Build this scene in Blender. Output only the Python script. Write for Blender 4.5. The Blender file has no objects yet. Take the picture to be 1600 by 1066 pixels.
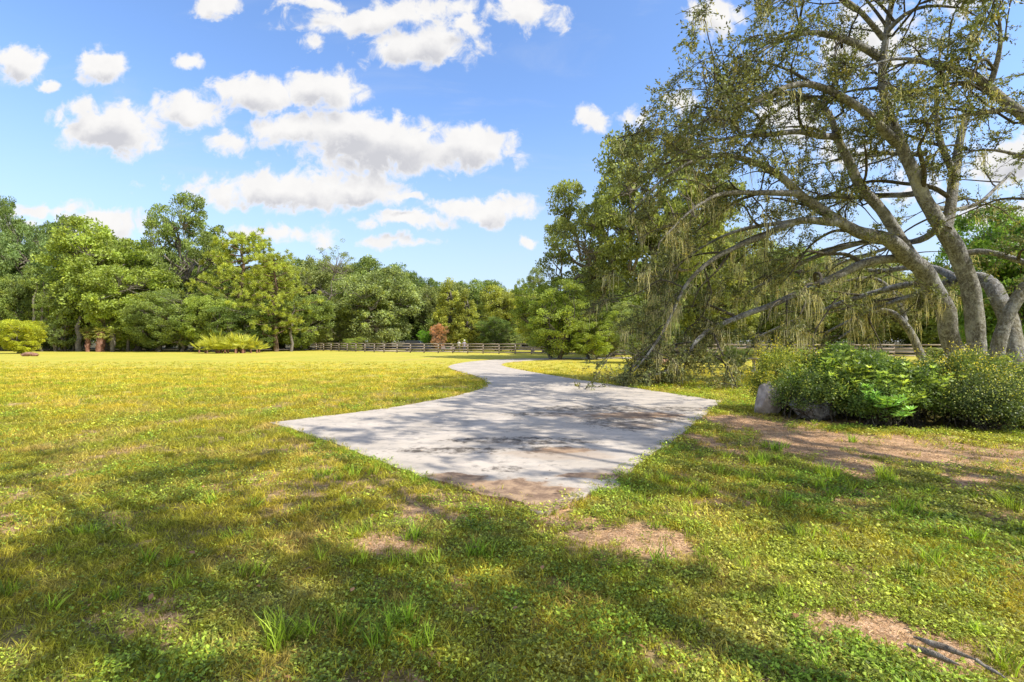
import bpy, bmesh, math, random
import numpy as np
from mathutils import Vector
R = math.radians
S = bpy.context.scene
C = S.collection
# ------------------------------------------------------------ camera
F = 750.0            # focal length in photo pixels (photo 1600 wide)
EYE = 1.6
cd = bpy.data.cameras.new('camera'); cam = bpy.data.objects.new('camera', cd); C.objects.link(cam)
cam.location = (0, 0, EYE); cam.rotation_euler = (R(90), 0, 0)
cd.sensor_width = 36; cd.lens = 36 * F / 1600; cd.clip_start = .05; cd.clip_end = 3000
S.camera = cam
# ------------------------------------------------------------ light
SUN_EL = R(47)
SUN_AZ = math.atan2(-0.42, 0.90)          # direction to the sun in the ground plane (x right, y forward)
to_sun = Vector((math.cos(SUN_AZ) * math.cos(SUN_EL), math.sin(SUN_AZ) * math.cos(SUN_EL), math.sin(SUN_EL)))
ld = bpy.data.lights.new('sun', 'SUN'); ld.energy = 3.1; ld.angle = R(.55); ld.color = (1, .95, .85)
lo = bpy.data.objects.new('sun', ld); C.objects.link(lo)
lo.rotation_euler = to_sun.to_track_quat('Z', 'Y').to_euler()
S.view_settings.view_transform = 'Standard'; S.view_settings.look = 'None'
S.view_settings.exposure = 1.05; S.view_settings.gamma = 1

class NT:
    """tiny helper for node graphs"""
    def __init__(s, t): s.t = t
    def n(s, typ, **k):
        o = s.t.nodes.new(typ)
        for a, v in k.items(): setattr(o, a, v)
        return o
    def set(s, sock, v):
        if isinstance(v, bpy.types.NodeSocket): s.t.links.new(v, sock)
        elif v is not None: sock.default_value = v
    def m(s, op, a, b=None, c=None, clamp=False):
        o = s.n('ShaderNodeMath', operation=op, use_clamp=clamp)
        s.set(o.inputs[0], a); s.set(o.inputs[1], b); s.set(o.inputs[2], c)
        return o.outputs[0]
    def v(s, op, a, b=None, sc=None):
        o = s.n('ShaderNodeVectorMath', operation=op)
        s.set(o.inputs[0], a); s.set(o.inputs[1], b)
        if sc is not None: s.set(o.inputs['Scale'], sc)
        return o.outputs['Value'] if op in ('LENGTH', 'DOT_PRODUCT', 'DISTANCE') else o.outputs[0]
    def mix(s, f, a, b, mode='MIX'):
        o = s.n('ShaderNodeMix', data_type='RGBA', blend_type=mode)
        s.set(o.inputs[0], f); s.set(o.inputs[6], a); s.set(o.inputs[7], b)
        return o.outputs[2]
    def ramp(s, x, lo, hi):
        o = s.n('ShaderNodeMapRange', interpolation_type='SMOOTHSTEP')
        s.set(o.inputs[0], x); s.set(o.inputs[1], lo); s.set(o.inputs[2], hi)
        return o.outputs[0]
    def noise(s, vec, scale, detail=4, rough=.55, dist=0, col=False):
        o = s.n('ShaderNodeTexNoise')
        s.set(o.inputs['Vector'], vec); s.set(o.inputs['Scale'], scale); s.set(o.inputs['Detail'], detail)
        s.set(o.inputs['Roughness'], rough); s.set(o.inputs['Distortion'], dist)
        return o.outputs['Color' if col else 'Fac']
    def comb(s, x, y, z=0.0):
        o = s.n('ShaderNodeCombineXYZ'); s.set(o.inputs[0], x); s.set(o.inputs[1], y); s.set(o.inputs[2], z)
        return o.outputs[0]
    def sep(s, v):
        o = s.n('ShaderNodeSeparateXYZ'); s.set(o.inputs[0], v); return o.outputs

def rgb(r, g, b): return (r, g, b, 1)

# ------------------------------------------------------------ sky with clouds (world, by direction)
W = bpy.data.worlds.new('World'); S.world = W; W.use_nodes = True
# cumulus puffs: tangent-plane direction (photo px), half sizes, weight
PUFFS = [(25, 95, 48, 34, 1), (165, 103, 46, 32, 1), (75, 130, 18, 10, .8), (303, 95, 28, 17, .8),
         (335, 10, 34, 24, 1), (488, 62, 22, 16, .6), (180, 205, 90, 40, 1), (128, 178, 35, 22, .6),
         (300, 180, 60, 30, .85), (400, 150, 75, 35, 1), (500, 145, 75, 40, 1), (360, 225, 34, 20, .7),
         (460, 210, 90, 30, 1), (600, 235, 150, 52, 1.1), (730, 235, 90, 42, 1.05), (540, 210, 80, 36, 1),
         (440, 298, 150, 32, 1), (560, 300, 90, 30, .9), (640, 312, 30, 8, .7),
         (655, 72, 95, 34, 1), (600, 25, 160, 26, .75), (720, 50, 40, 20, .9), (820, 22, 70, 28, .75), (500, 2, 60, 10, .6),
         (920, 182, 34, 24, 1), (985, 182, 26, 14, .55), (1050, 165, 34, 22, .7), (1120, 22, 50, 36, .95),
         (640, 347, 80, 14, .95), (760, 330, 95, 20, .95), (825, 376, 14, 12, .8),
         (60, 322, 90, 12, .6), (160, 345, 90, 22, .75), (20, 345, 60, 14, .7), (440, 362, 110, 14, .5), (620, 378, 70, 8, .5), (300, 300, 60,8,.3),
         (1360, 60, 90, 60, .7), (1240, 185, 60, 40, .7), (1590, 260, 90, 40, 1), (1560, 340, 80, 26, .6), (1330, 240, 60, 30, .5),
         (1430, 300, 60, 20, .5), (1480, 10, 70, 24, .5)]
g = bpy.data.node_groups.new('cloud_density', 'ShaderNodeTree')
g.interface.new_socket('P', in_out='INPUT', socket_type='NodeSocketVector')
g.interface.new_socket('D', in_out='OUTPUT', socket_type='NodeSocketFloat'); g.interface.new_socket('S', in_out='OUTPUT', socket_type='NodeSocketFloat')
q = NT(g); gi = q.n('NodeGroupInput'); go = q.n('NodeGroupOutput')
P0 = gi.outputs[0]
w1 = q.v('SCALE', q.v('SUBTRACT', q.noise(P0, 3.2, 3, .55, 0, True), (.5, .5, .5)), sc=.085)
w2 = q.v('SCALE', q.v('SUBTRACT', q.noise(P0, 13, 5, .6, 0, True), (.5, .5, .5)), sc=.06)
P1 = q.v('ADD', P0, q.v('ADD', w1, w2))
acc = None
for cx, cy, rx, ry, wt in PUFFS:
    u, v_ = (cx - 800) / F, (533 - cy) / F
    d = q.v('LENGTH', q.v('MULTIPLY', q.v('SUBTRACT', P1, (u, v_, 0)), (F / rx / 1.03, F / ry / 1.05, 0)))
    val = q.m('MULTIPLY', q.m('SUBTRACT', 1.0, d), wt)
    acc = val if acc is None else q.m('SMOOTH_MAX', acc, val, .05)
det = q.m('SUBTRACT', q.noise(P0, 22, 6, .62, .4), .5)
q.set(go.inputs[0], q.m('ADD', acc, q.m('MULTIPLY', det, 1.7))); q.set(go.inputs[1], q.m('ADD', acc, q.m('MULTIPLY', det, .45)))
q = NT(W.node_tree); W.node_tree.nodes.clear()
tc = q.n('ShaderNodeTexCoord'); X, Y, Z = q.sep(tc.outputs['Generated'])
Ys = q.m('MAXIMUM', Y, .02)
P = q.comb(q.m('DIVIDE', X, Ys), q.m('DIVIDE', Z, Ys))
def dens(p):
    o = q.n('ShaderNodeGroup'); o.node_tree = g; q.set(o.inputs[0], p); return o.outputs
D0 = dens(P)[0]; D1 = dens(q.v('ADD', P, (.012, .036, 0)))[1]
front = q.ramp(Y, .1, .25)
alpha = q.m('MULTIPLY', q.ramp(D0, -.08, .42), front)
shade = q.m('MULTIPLY', q.ramp(D1, .15, .85), q.ramp(D0, .1, .6)); shade = q.m('ADD', shade, q.m('MULTIPLY', q.ramp(q.noise(P, 16, 5, .6), .35, .7), .16), clamp=True)
sky = q.n('ShaderNodeTexSky', sky_type='NISHITA', sun_disc=False)
sky.sun_elevation = SUN_EL; sky.sun_rotation = math.atan2(to_sun.x, to_sun.y)
sky.altitude = 0; sky.air_density = 1.0; sky.dust_density = .35; sky.ozone_density = 2.5
hs = q.n('ShaderNodeHueSaturation'); q.set(hs.inputs['Color'], sky.outputs[0]); hs.inputs['Saturation'].default_value = 1.1; hs.inputs['Value'].default_value = 1.2
skyc = q.v('MULTIPLY', hs.outputs[0], (1.0, .95, 1.0))
haze = q.m('MULTIPLY', q.ramp(Z, .45, .0), .75)
skyc = q.mix(haze, skyc, rgb(2.3, 2.65, 3.15))
cirr = q.m('MULTIPLY', q.ramp(q.noise(q.v('MULTIPLY', P, (1.0, 3.5, 1)), 2.2, 6, .6, .6), .5, .8), .32)
skyc = q.mix(q.m('MULTIPLY', cirr, front), skyc, rgb(3.0, 3.2, 3.5))
cloudc = q.mix(shade, rgb(3.95, 3.9, 3.85), rgb(2.6, 2.62, 2.8))
rear = q.m('MULTIPLY', q.ramp(q.noise(tc.outputs['Generated'], 2.4, 5, .6), .40, .58), q.m('MULTIPLY', q.ramp(Y, .1, -.15), q.ramp(Z, .02, .2)))  # unseen clouds added behind the camera to warm the ambient light
out = q.mix(q.m('MAXIMUM', alpha, rear), skyc, cloudc)
bg = q.n('ShaderNodeBackground'); q.set(bg.inputs[0], out); bg.inputs[1].default_value = .12
wo = q.n('ShaderNodeOutputWorld'); q.set(wo.inputs[0], bg.outputs[0])
W.cycles.sampling_method = 'MANUAL'; W.cycles.sample_map_resolution = 512

# ------------------------------------------------------------ helpers
def G(px, py, z=0.0):
    d = (EYE - z) * F / (py - 533.0); return ((px - 800) / F * d, d, z)
def PT(px, py, d): return np.array([(px - 800) / F * d, d, EYE + (533 - py) / F * d])

def mesh_np(name, V, Q, mats, tint=None, smooth=False, extra=None):
    V = np.asarray(V, dtype=np.float32); Q = np.asarray(Q, dtype=np.int32)
    me = bpy.data.meshes.new(name)
    me.vertices.add(len(V)); me.vertices.foreach_set('co', V.ravel())
    k = Q.shape[1]
    me.loops.add(Q.size); me.loops.foreach_set('vertex_index', Q.ravel())
    me.polygons.add(len(Q)); me.polygons.foreach_set('loop_start', np.arange(0, Q.size, k, dtype=np.int32))
    me.polygons.foreach_set('loop_total', np.full(len(Q), k, dtype=np.int32))
    if smooth: me.polygons.foreach_set('use_smooth', np.ones(len(Q), dtype=bool))
    ex = dict(extra or {})
    if tint is not None: ex['tint'] = tint
    for nm, arr in ex.items():
        a = me.attributes.new(nm, 'FLOAT', 'POINT'); a.data.foreach_set('value', np.asarray(arr, dtype=np.float32))
    me.update(calc_edges=True)
    for m_ in mats: me.materials.append(m_)
    return me

class MB:
    def __init__(s): s.V = []; s.Q = []; s.T = []; s.n = 0
    def add(s, V, Q, t=None):
        V = np.asarray(V, dtype=float).reshape(-1, 3); Q = np.asarray(Q).reshape(-1, 4)
        s.V.append(V); s.Q.append(Q + s.n); s.n += len(V)
        s.T.append(np.full(len(V), .5) if t is None else np.broadcast_to(np.asarray(t, float), (len(V),)))
    def mesh(s, name, mat, smooth=False):
        return mesh_np(name, np.concatenate(s.V), np.concatenate(s.Q), [mat], np.concatenate(s.T), smooth)
    def box(s, c, size, rz=0.0, t=.5, taper=1.0):
        x, y, z = np.array(size) / 2
        v = np.array([[-x, -y, -z], [x, -y, -z], [x, y, -z], [-x, y, -z], [-x * taper, -y * taper, z], [x * taper, -y * taper, z], [x * taper, y * taper, z], [-x * taper, y * taper, z]])
        ca, sa = math.cos(rz), math.sin(rz)
        v = np.stack([v[:, 0] * ca - v[:, 1] * sa, v[:, 0] * sa + v[:, 1] * ca, v[:, 2]], 1) + np.array(c)
        s.add(v, [[3, 2, 1, 0], [4, 5, 6, 7], [0, 1, 5, 4], [1, 2, 6, 5], [2, 3, 7, 6], [3, 0, 4, 7]], t)
    def tube(s, pts, rad, n=6, t=.5, rng=None, lump=0.0):
        pts = np.asarray(pts, float); rad = np.asarray(rad, float); m = len(pts)
        tan = np.gradient(pts, axis=0); tan /= np.linalg.norm(tan, axis=1)[:, None] + 1e-9
        ref = np.array([0, 0, 1.]) if abs(tan[0][2]) < .9 else np.array([1., 0, 0])
        a = np.cross(tan[0], ref); a /= np.linalg.norm(a)
        ang = np.linspace(0, 2 * np.pi, n, endpoint=False); V = []
        for i in range(m):
            a = a - tan[i] * np.dot(a, tan[i]); a /= np.linalg.norm(a) + 1e-9
            b = np.cross(tan[i], a)
            rr = rad[i] * (1 + (rng.uniform(-lump, lump, n) if lump and rng is not None else 0))
            V.append(pts[i] + (np.cos(ang) * rr)[:, None] * a + (np.sin(ang) * rr)[:, None] * b)
        V = np.concatenate(V)
        i = np.arange(m - 1)[:, None] * n; j = np.arange(n)[None]; j2 = (j + 1) % n
        s.add(V, np.stack([i + j, i + j2, i + n + j2, i + n + j], -1).reshape(-1, 4), t)
    def leaves(s, C0, D, L, Wd, rng, t=None, fold=.15):
        """rhombic leaves: base C0, direction D, length L, width Wd"""
        N = len(C0)
        if N == 0: return
        D = D / (np.linalg.norm(D, axis=1)[:, None] + 1e-9)
        A = rng.normal(size=(N, 3)); B = np.cross(D, A); B /= np.linalg.norm(B, axis=1)[:, None] + 1e-9
        Nn = np.cross(D, B)
        L = np.broadcast_to(L, (N,))[:, None]; Wd = np.broadcast_to(Wd, (N,))[:, None]
        mid = C0 + D * L * .45 + Nn * L * fold
        V = np.stack([C0, mid + B * Wd * .5, C0 + D * L, mid - B * Wd * .5], 1).reshape(-1, 3)
        if t is None: t = rng.uniform(0, 1, N)
        s.add(V, np.arange(N * 4).reshape(-1, 4), np.repeat(t, 4))

def link(name, me, parent=None, loc=(0, 0, 0), rz=0, scale=(1, 1, 1), color=None):
    o = bpy.data.objects.new(name, me); C.objects.link(o)
    if parent: o.parent = parent
    o.location = loc; o.rotation_euler = (0, 0, rz); o.scale = scale
    if color: o.color = (*color, 1)
    return o
def tag(o, label=None, cat=None, group=None, kind=None):
    if label: o['label'] = label
    if cat: o['category'] = cat
    if group: o['group'] = group
    if kind: o['kind'] = kind
    return o
def thing(name, label, cat, loc=(0, 0, 0), rz=0, group=None, scale=(1, 1, 1)):
    o = link(name, None, None, loc, rz, scale); return tag(o, label, cat, group)

# numpy value noise
_rt = np.random.default_rng(5).uniform(0, 1, (256, 256))
def vnoise(x, y, sc, octv=4):
    x = np.asarray(x, float) * sc; y = np.asarray(y, float) * sc; out = 0; amp = .5; tot = 0
    for o in range(octv):
        xi = np.floor(x).astype(int); yi = np.floor(y).astype(int); fx = x - xi; fy = y - yi
        fx = fx * fx * (3 - 2 * fx); fy = fy * fy * (3 - 2 * fy)
        r = lambda a, b: _rt[(a + 37 * o) % 256, (b + 11 * o) % 256]
        out = out + amp * ((r(xi, yi) * (1 - fx) + r(xi + 1, yi) * fx) * (1 - fy) + (r(xi, yi + 1) * (1 - fx) + r(xi + 1, yi + 1) * fx) * fy)
        tot += amp; amp *= .5; x = x * 2.03 + 5; y = y * 2.03 + 9
    return out / tot

# ------------------------------------------------------------ materials
def mat(name):
    m_ = bpy.data.materials.new(name); m_.use_nodes = True; m_.node_tree.nodes.clear()
    return m_, NT(m_.node_tree)
def finish(q, col, rough=.7, spec=.3, bump=None, bstr=.3, bdist=.02, metallic=0):
    p = q.n('ShaderNodeBsdfPrincipled'); q.set(p.inputs['Base Color'], col); q.set(p.inputs['Roughness'], rough)
    p.inputs['Specular IOR Level'].default_value = spec; p.inputs['Metallic'].default_value = metallic
    if bump is not None:
        b = q.n('ShaderNodeBump'); q.set(b.inputs['Height'], bump); b.inputs['Strength'].default_value = bstr
        b.inputs['Distance'].default_value = bdist; q.set(p.inputs['Normal'], b.outputs[0])
    o = q.n('ShaderNodeOutputMaterial'); q.set(o.inputs[0], p.outputs[0]); return p
def leaf_mat(name, trans=.35, nscale=.35, hue=(1.35, 1.12, .55), rough=.5, spec=.35, base=None, bright=1.0):
    m_, q = mat(name)
    at = q.n('ShaderNodeAttribute', attribute_name='tint'); geo = q.n('ShaderNodeNewGeometry'); oi = q.n('ShaderNodeObjectInfo')
    b = oi.outputs['Color'] if base is None else rgb(*base)
    f = q.m('MULTIPLY_ADD', at.outputs['Fac'], 1.0, .5)
    n1 = q.noise(geo.outputs['Position'], nscale, 3)
    b = q.v('SCALE', b, sc=bright)
    c = q.v('SCALE', b, sc=q.m('MULTIPLY', f, q.m('MULTIPLY_ADD', q.ramp(n1, .3, .7), .5, .75)))
    yel = q.v('MULTIPLY', c, hue)
    c = q.mix(q.m('MULTIPLY', q.ramp(q.noise(geo.outputs['Position'], nscale * 2.7, 2), .45, .7), q.m('MULTIPLY_ADD', at.outputs['Fac'], .7, .3)), c, yel)
    p = q.n('ShaderNodeBsdfPrincipled'); q.set(p.inputs['Base Color'], c); p.inputs['Roughness'].default_value = rough
    p.inputs['Specular IOR Level'].default_value = spec
    t = q.n('ShaderNodeBsdfTranslucent'); q.set(t.inputs[0], q.v('MULTIPLY', c, (1.25, 1.2, .6)))
    mx = q.n('ShaderNodeMixShader'); mx.inputs[0].default_value = trans
    q.set(mx.inputs[1], p.outputs[0]); q.set(mx.inputs[2], t.outputs[0])
    o = q.n('ShaderNodeOutputMaterial'); q.set(o.inputs[0], mx.outputs[0]); return m_
def bark_mat(name, c1, c2, lich, scale=1.0, lamt=.5, moss=None):
    m_, q = mat(name)
    geo = q.n('ShaderNodeNewGeometry'); P_ = geo.outputs['Position']
    s1 = q.noise(q.v('MULTIPLY', P_, (1, 1, .35)), 14 * scale, 5, .65)
    c = q.mix(q.ramp(s1, .35, .65), rgb(*c1), rgb(*c2))
    sp = q.noise(P_, 22 * scale, 4, .7)
    c = q.mix(q.m('MULTIPLY', q.ramp(q.noise(P_, 6 * scale, 6, .75, .8), .5, .58), lamt * .75), c, rgb(*lich))
    c = q.mix(q.m('MULTIPLY', q.ramp(sp, .5, .62), lamt * .5), c, rgb(*lich))
    c = q.mix(q.m('MULTIPLY', q.ramp(q.noise(q.v('MULTIPLY', P_, (1, 1, .5)), 9 * scale, 5, .7), .53, .62), .55), c, rgb(*c1))
    big = q.noise(P_, 1.6 * scale, 4, .6)
    c = q.mix(q.m('MULTIPLY', q.ramp(big, .5, .68), lamt * .8), c, rgb(*lich))
    if moss:
        nz = q.sep(geo.outputs['Normal'])[2]
        mk = q.m('MULTIPLY', q.ramp(q.noise(P_, 1.1 * scale, 4, .6), .42, .6), q.ramp(nz, -.6, .5))
        c = q.mix(q.m('MULTIPLY', mk, .4), c, rgb(*moss))
    finish(q, c, .9, .15, q.m('ADD', q.m('MULTIPLY', s1, 1.6), q.m('ADD', q.m('MULTIPLY', sp, .6), q.noise(P_, 5 * scale, 4, .7))), 1.0, .05)
    return m_
M = {}
M['leaf'] = leaf_mat('leaf_far', .42, .35, (1.22, 1.08, .65), .5, .35, None, 1.13)
M['leaf_oak'] = leaf_mat('leaf_oak', .28, .8, (1.6, 1.15, .6), .5, .22)
M['leaf_shrub'] = leaf_mat('leaf_shrub', .4, 1.6, (1.35, 1.15, .6), .42, .4, None, 1.4)
M['grass'] = leaf_mat('grass_blade', .45, .9, (1.7, 1.2, .6), .55, .25)
M['moss'] = leaf_mat('spanish_moss', .45, .8, (1.25, 1.1, .7), .9, .05)
M['bark_oak'] = bark_mat('bark_oak', (.10, .093, .09), (.25, .235, .225), (.50, .50, .49), 1, .75, (.20, .165, .05))
M['bark_far'] = bark_mat('bark_far', (.09, .075, .06), (.22, .19, .15), (.38, .36, .31), .6, .4)
M['bark_pine'] = bark_mat('bark_pine', (.10, .065, .045), (.23, .15, .10), (.3, .24, .2), .6, .3)
M['bark_dead'] = bark_mat('bark_dead', (.16, .13, .10), (.30, .26, .21), (.40, .37, .33), .6, .4)
M['bark_palm'] = bark_mat('bark_palm', (.16, .07, .045), (.33, .17, .12), (.42, .3, .25), .5, .3)
M['twig'] = bark_mat('twig', (.06, .05, .035), (.16, .135, .10), (.26, .25, .2), 2, .4)

# ------------------------------------------------------------ ground plan (world metres, from the photo's ground line)
PADPX = [(422, 661), (600, 640), (700, 622), (748, 610), (763, 602), (760, 596), (748, 589), (722, 582), (704, 577), (699, 573), (712, 568.5), (745, 564), (790, 561.5), (830, 560.2), (900, 559), (1000, 558.4),
         (1000, 560.0), (900, 560.8), (850, 562.3), (805, 564.6), (781, 568.2), (788, 573.5), (830, 581.5), (900, 593), (1000, 608), (1127, 627), (1080, 665), (1040, 698), (1000, 724), (950, 757), (905, 787), (878, 801), (850, 800), (800, 789), (740, 772), (700, 757), (640, 739), (560, 708), (490, 682)]
PAD = np.array([G(*p)[:2] for p in PADPX])
def smooth_poly(P, it=2, keep=()):
    """corner cutting, keeping the sharp corners"""
    for _ in range(it):
        out = []; kk = []
        n = len(P)
        for i in range(n):
            a, b = P[i], P[(i + 1) % n]
            ka, kb = i in keep, (i + 1) % n in keep
            if ka: kk.append(len(out)); out.append(a)
            else: out.append(a * .75 + b * .25)
            if not kb: out.append(a * .25 + b * .75)
        P = np.array(out); keep = tuple(kk)
    return P
PADS = smooth_poly(PAD, 2, (0, 25))
def inside(poly, x, y):
    x = np.asarray(x, float); y = np.asarray(y, float); r = np.zeros(x.shape, bool)
    n = len(poly); j = n - 1
    for i in range(n):
        xi, yi = poly[i]; xj, yj = poly[j]
        c = ((yi > y) != (yj > y)) & (x < (xj - xi) * (y - yi) / (yj - yi + 1e-12) + xi); r ^= c; j = i
    return r
# bare / mulch patches: (px, py, half width px, half height px, strength)
SOILPX = [(1300, 690, 190, 20, 1.0), (1480, 715, 170, 34, 1.0), (1190, 668, 80, 26, .9), (1180, 720, 60, 16, .45), (1330, 722, 130, 20, .8), (1540, 750, 110, 20, .8), (1250, 700, 120, 22, .9),
          (960, 842, 115, 38, 1.0), (880, 812, 140, 18, .85), (690, 802, 75, 20, .9), (605, 845, 60, 18, .75), (1075, 800, 90, 14, .45), (640, 772, 60, 10, .35),
          (720, 905, 26, 16, .7), (1330, 975, 80, 36, .85), (1440, 1000, 70, 26, .6), (1490, 1030, 40, 30, .7), (30, 820, 45, 14, .4), (180, 800, 50, 16, .4), (430, 795, 40, 12, .4),
          (280, 995, 42, 14, .45), (330, 870, 60, 14, .25), (760, 960, 40, 12, .25), (1060, 1010, 60, 26, .3),
          (620, 612, 50, 5, .3), (700, 604, 36, 5, .35), (1390, 870, 80, 16, .3), (1200, 905, 70, 14, .25)]
SOIL = []
for px, py, rx, ry, s_ in SOILPX:
    x, y, _ = G(px, py); y0 = G(px, py + ry)[1]; y1 = G(px, py - ry)[1] if py - ry > 540 else y * 1.3
    SOIL.append((x, (y0 + y1) / 2, rx / F * y, (y1 - y0) / 2, s_))
def soil_at(x, y):
    n = vnoise(x, y, 1.6, 5) - .5; m_ = np.zeros(np.shape(x))
    for cx, cy, rx, ry, s_ in SOIL:
        d = np.hypot((x - cx) / rx, (y - cy) / ry)
        m_ = np.maximum(m_, s_ * np.clip(1.35 - d + n * 2.2, 0, 1))
    gen = np.clip((vnoise(x + 31, y + 17, .9, 5) - .62) * 4, 0, .4)
    return np.clip(np.maximum(m_, gen), 0, 1)

# ---- ground mesh: fine close by, coarse to the horizon
def axis(a, b, step, far, grow=1.16):
    c = list(np.arange(a, b, step)); s_ = step
    while c[-1] < far: s_ *= grow; c.append(c[-1] + s_)
    s_ = step
    while c[0] > -far: s_ *= grow; c.insert(0, c[0] - s_)
    return np.array(c)
gx = axis(-11, 13, .07, 1500); gy = axis(1.5, 15, .07, 1500)
XX, YY = np.meshgrid(gx, gy); nx, ny = len(gx), len(gy)
near = np.exp(-((np.maximum(np.hypot(XX, YY) - 18, 0)) / 14) ** 2)
ZZ = ((vnoise(XX, YY, .35, 3) - .5) * .08 + (vnoise(XX, YY, 3.1, 4) - .5) * .05) * near - .03
ZZ += (vnoise(XX + 50, YY, .03, 2) - .5) * .0
def pad_dist(x, y):
    d = np.full(np.shape(x), 1e9)
    for i in range(len(PADS)):
        a = PADS[i]; b = PADS[(i + 1) % len(PADS)]; ab = b - a; L2 = ab @ ab + 1e-9
        t = np.clip(((x - a[0]) * ab[0] + (y - a[1]) * ab[1]) / L2, 0, 1)
        d = np.minimum(d, np.hypot(x - a[0] - t * ab[0], y - a[1] - t * ab[1]))
    return d
selr = (YY < 75) & (YY > 2) & (np.abs(XX) < 30)
dd = np.full(XX.shape, 1e9); dd[selr] = pad_dist(XX[selr], YY[selr])
ins = np.zeros(XX.shape, bool); ins[selr] = inside(PADS, XX[selr], YY[selr])
wgt = np.clip(dd / .5, 0, 1); wgt[ins] = 0
ZZ = ZZ * wgt + (-.018) * (1 - wgt)
SO = soil_at(XX, YY); SO[ins] = .8
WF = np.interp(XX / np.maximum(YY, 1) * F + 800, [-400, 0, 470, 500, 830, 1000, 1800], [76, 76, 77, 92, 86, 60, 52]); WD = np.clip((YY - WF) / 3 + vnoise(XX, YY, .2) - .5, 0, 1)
idx = np.arange(nx * ny).reshape(ny, nx)
Qd = np.stack([idx[:-1, :-1], idx[:-1, 1:], idx[1:, 1:], idx[1:, :-1]], -1).reshape(-1, 4)
m_, q = mat('ground')
geo = q.n('ShaderNodeNewGeometry'); Pp = geo.outputs['Position']
so = q.n('ShaderNodeAttribute', attribute_name='soil').outputs['Fac']
nf = q.noise(Pp, 9, 6, .7); nf2 = q.noise(Pp, 60, 3, .7); nb = q.noise(Pp, .22, 5, .6); nm = q.noise(Pp, 1.3, 5, .6)
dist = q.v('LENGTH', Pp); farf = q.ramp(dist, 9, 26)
gcol = q.mix(q.ramp(nb, .32, .68), rgb(.44, .42, .06), rgb(.55, .46, .075))
gcol = q.mix(q.m('MULTIPLY', q.ramp(nm, .5, .75), .55), gcol, rgb(.56, .43, .13))
gcol = q.mix(q.m('MULTIPLY', q.ramp(q.noise(Pp, .6, 4), .55, .8), .6), gcol, rgb(.32, .40, .03))
gcol = q.v('SCALE', gcol, sc=q.m('MULTIPLY_ADD', nf, .9, .5))
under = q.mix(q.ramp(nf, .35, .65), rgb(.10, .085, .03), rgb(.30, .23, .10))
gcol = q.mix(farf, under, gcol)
soilc = q.mix(q.ramp(nf, .3, .7), rgb(.27, .15, .075), rgb(.62, .38, .21))
soilc = q.mix(q.m('MULTIPLY', q.ramp(q.noise(Pp, 34, 5, .8), .52, .6), .8), soilc, rgb(.13, .07, .035))
soilc = q.mix(q.ramp(nf2, .5, .7), soilc, rgb(.76, .54, .35))
c = q.mix(q.m('MULTIPLY', q.ramp(q.m('ADD', so, q.m('MULTIPLY', q.m('SUBTRACT', nf, .5), .7)), .2, .6), q.m('MULTIPLY_ADD', farf, -.35, 1.0)), gcol, soilc)
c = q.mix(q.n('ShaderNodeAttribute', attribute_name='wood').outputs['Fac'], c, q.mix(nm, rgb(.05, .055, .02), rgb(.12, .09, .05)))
finish(q, c, .95, .1, q.m('ADD', q.m('MULTIPLY', nf, 1.0), q.m('MULTIPLY', nf2, .5)), .8, .03)
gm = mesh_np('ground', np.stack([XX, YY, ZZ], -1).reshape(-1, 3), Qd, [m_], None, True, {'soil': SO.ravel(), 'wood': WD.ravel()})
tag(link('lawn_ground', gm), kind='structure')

# ---- concrete driveway pad
def pad_mesh():
    rng = np.random.default_rng(3)
    P_ = []
    n = len(PADS)
    for i in range(n):
        a, b = PADS[i], PADS[(i + 1) % n]; L = np.hypot(*(b - a)); k = max(1, int(L / .08)) if a[1] < 20 else max(1, int(L / .5))
        for t in np.arange(k) / k: P_.append(a + (b - a) * t)
    P_ = np.array(P_)
    near_ = P_[:, 1] < 20
    tip = np.exp(-((P_[:, 0] - .4) ** 2 + (P_[:, 1] - 4.9) ** 2) / 1.6)
    P_ += near_[:, None] * (np.stack([vnoise(P_[:, 0], P_[:, 1], 3, 4), vnoise(P_[:, 0] + 9, P_[:, 1], 3, 4)], 1) - .5) * (.11 + .34 * tip)[:, None]
    bm = bmesh.new(); vs = [bm.verts.new((x, y, .012)) for x, y in P_]; f = bm.faces.new(vs); f.normal_update()
    if f.normal.z < 0: f.normal_flip()
    r = bmesh.ops.extrude_face_region(bm, geom=[f]); 
    for v in [e for e in r['geom'] if isinstance(e, bmesh.types.BMVert)]: v.co.z = .012
    for v in vs: v.co.z = -.07
    bmesh.ops.recalc_face_normals(bm, faces=bm.faces[:])
    bmesh.ops.triangulate(bm, faces=bm.faces[:])
    me = bpy.data.meshes.new('driveway'); bm.to_mesh(me); bm.free(); return me
m_, q = mat('concrete')
geo = q.n('ShaderNodeNewGeometry'); Pp = geo.outputs['Position']
a1 = q.noise(Pp, .9, 6, .6); a2 = q.noise(Pp, 5, 6, .72); a3 = q.noise(Pp, 70, 3, .7); a4 = q.noise(q.v('MULTIPLY', Pp, (.7, 1.3, 1)), 2.2, 6, .7)
c = q.mix(q.ramp(a1, .3, .7), rgb(.575, .50, .415), rgb(.455, .395, .325))
c = q.mix(q.m('MULTIPLY', q.ramp(a4, .46, .66), .5), c, rgb(.23, .215, .20))
c = q.mix(q.m('MULTIPLY', q.ramp(a2, .53, .68), .55), c, rgb(.16, .145, .13))
c = q.mix(q.m('MULTIPLY', q.ramp(a3, .55, .75), .35), c, rgb(.2, .18, .16))
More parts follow.
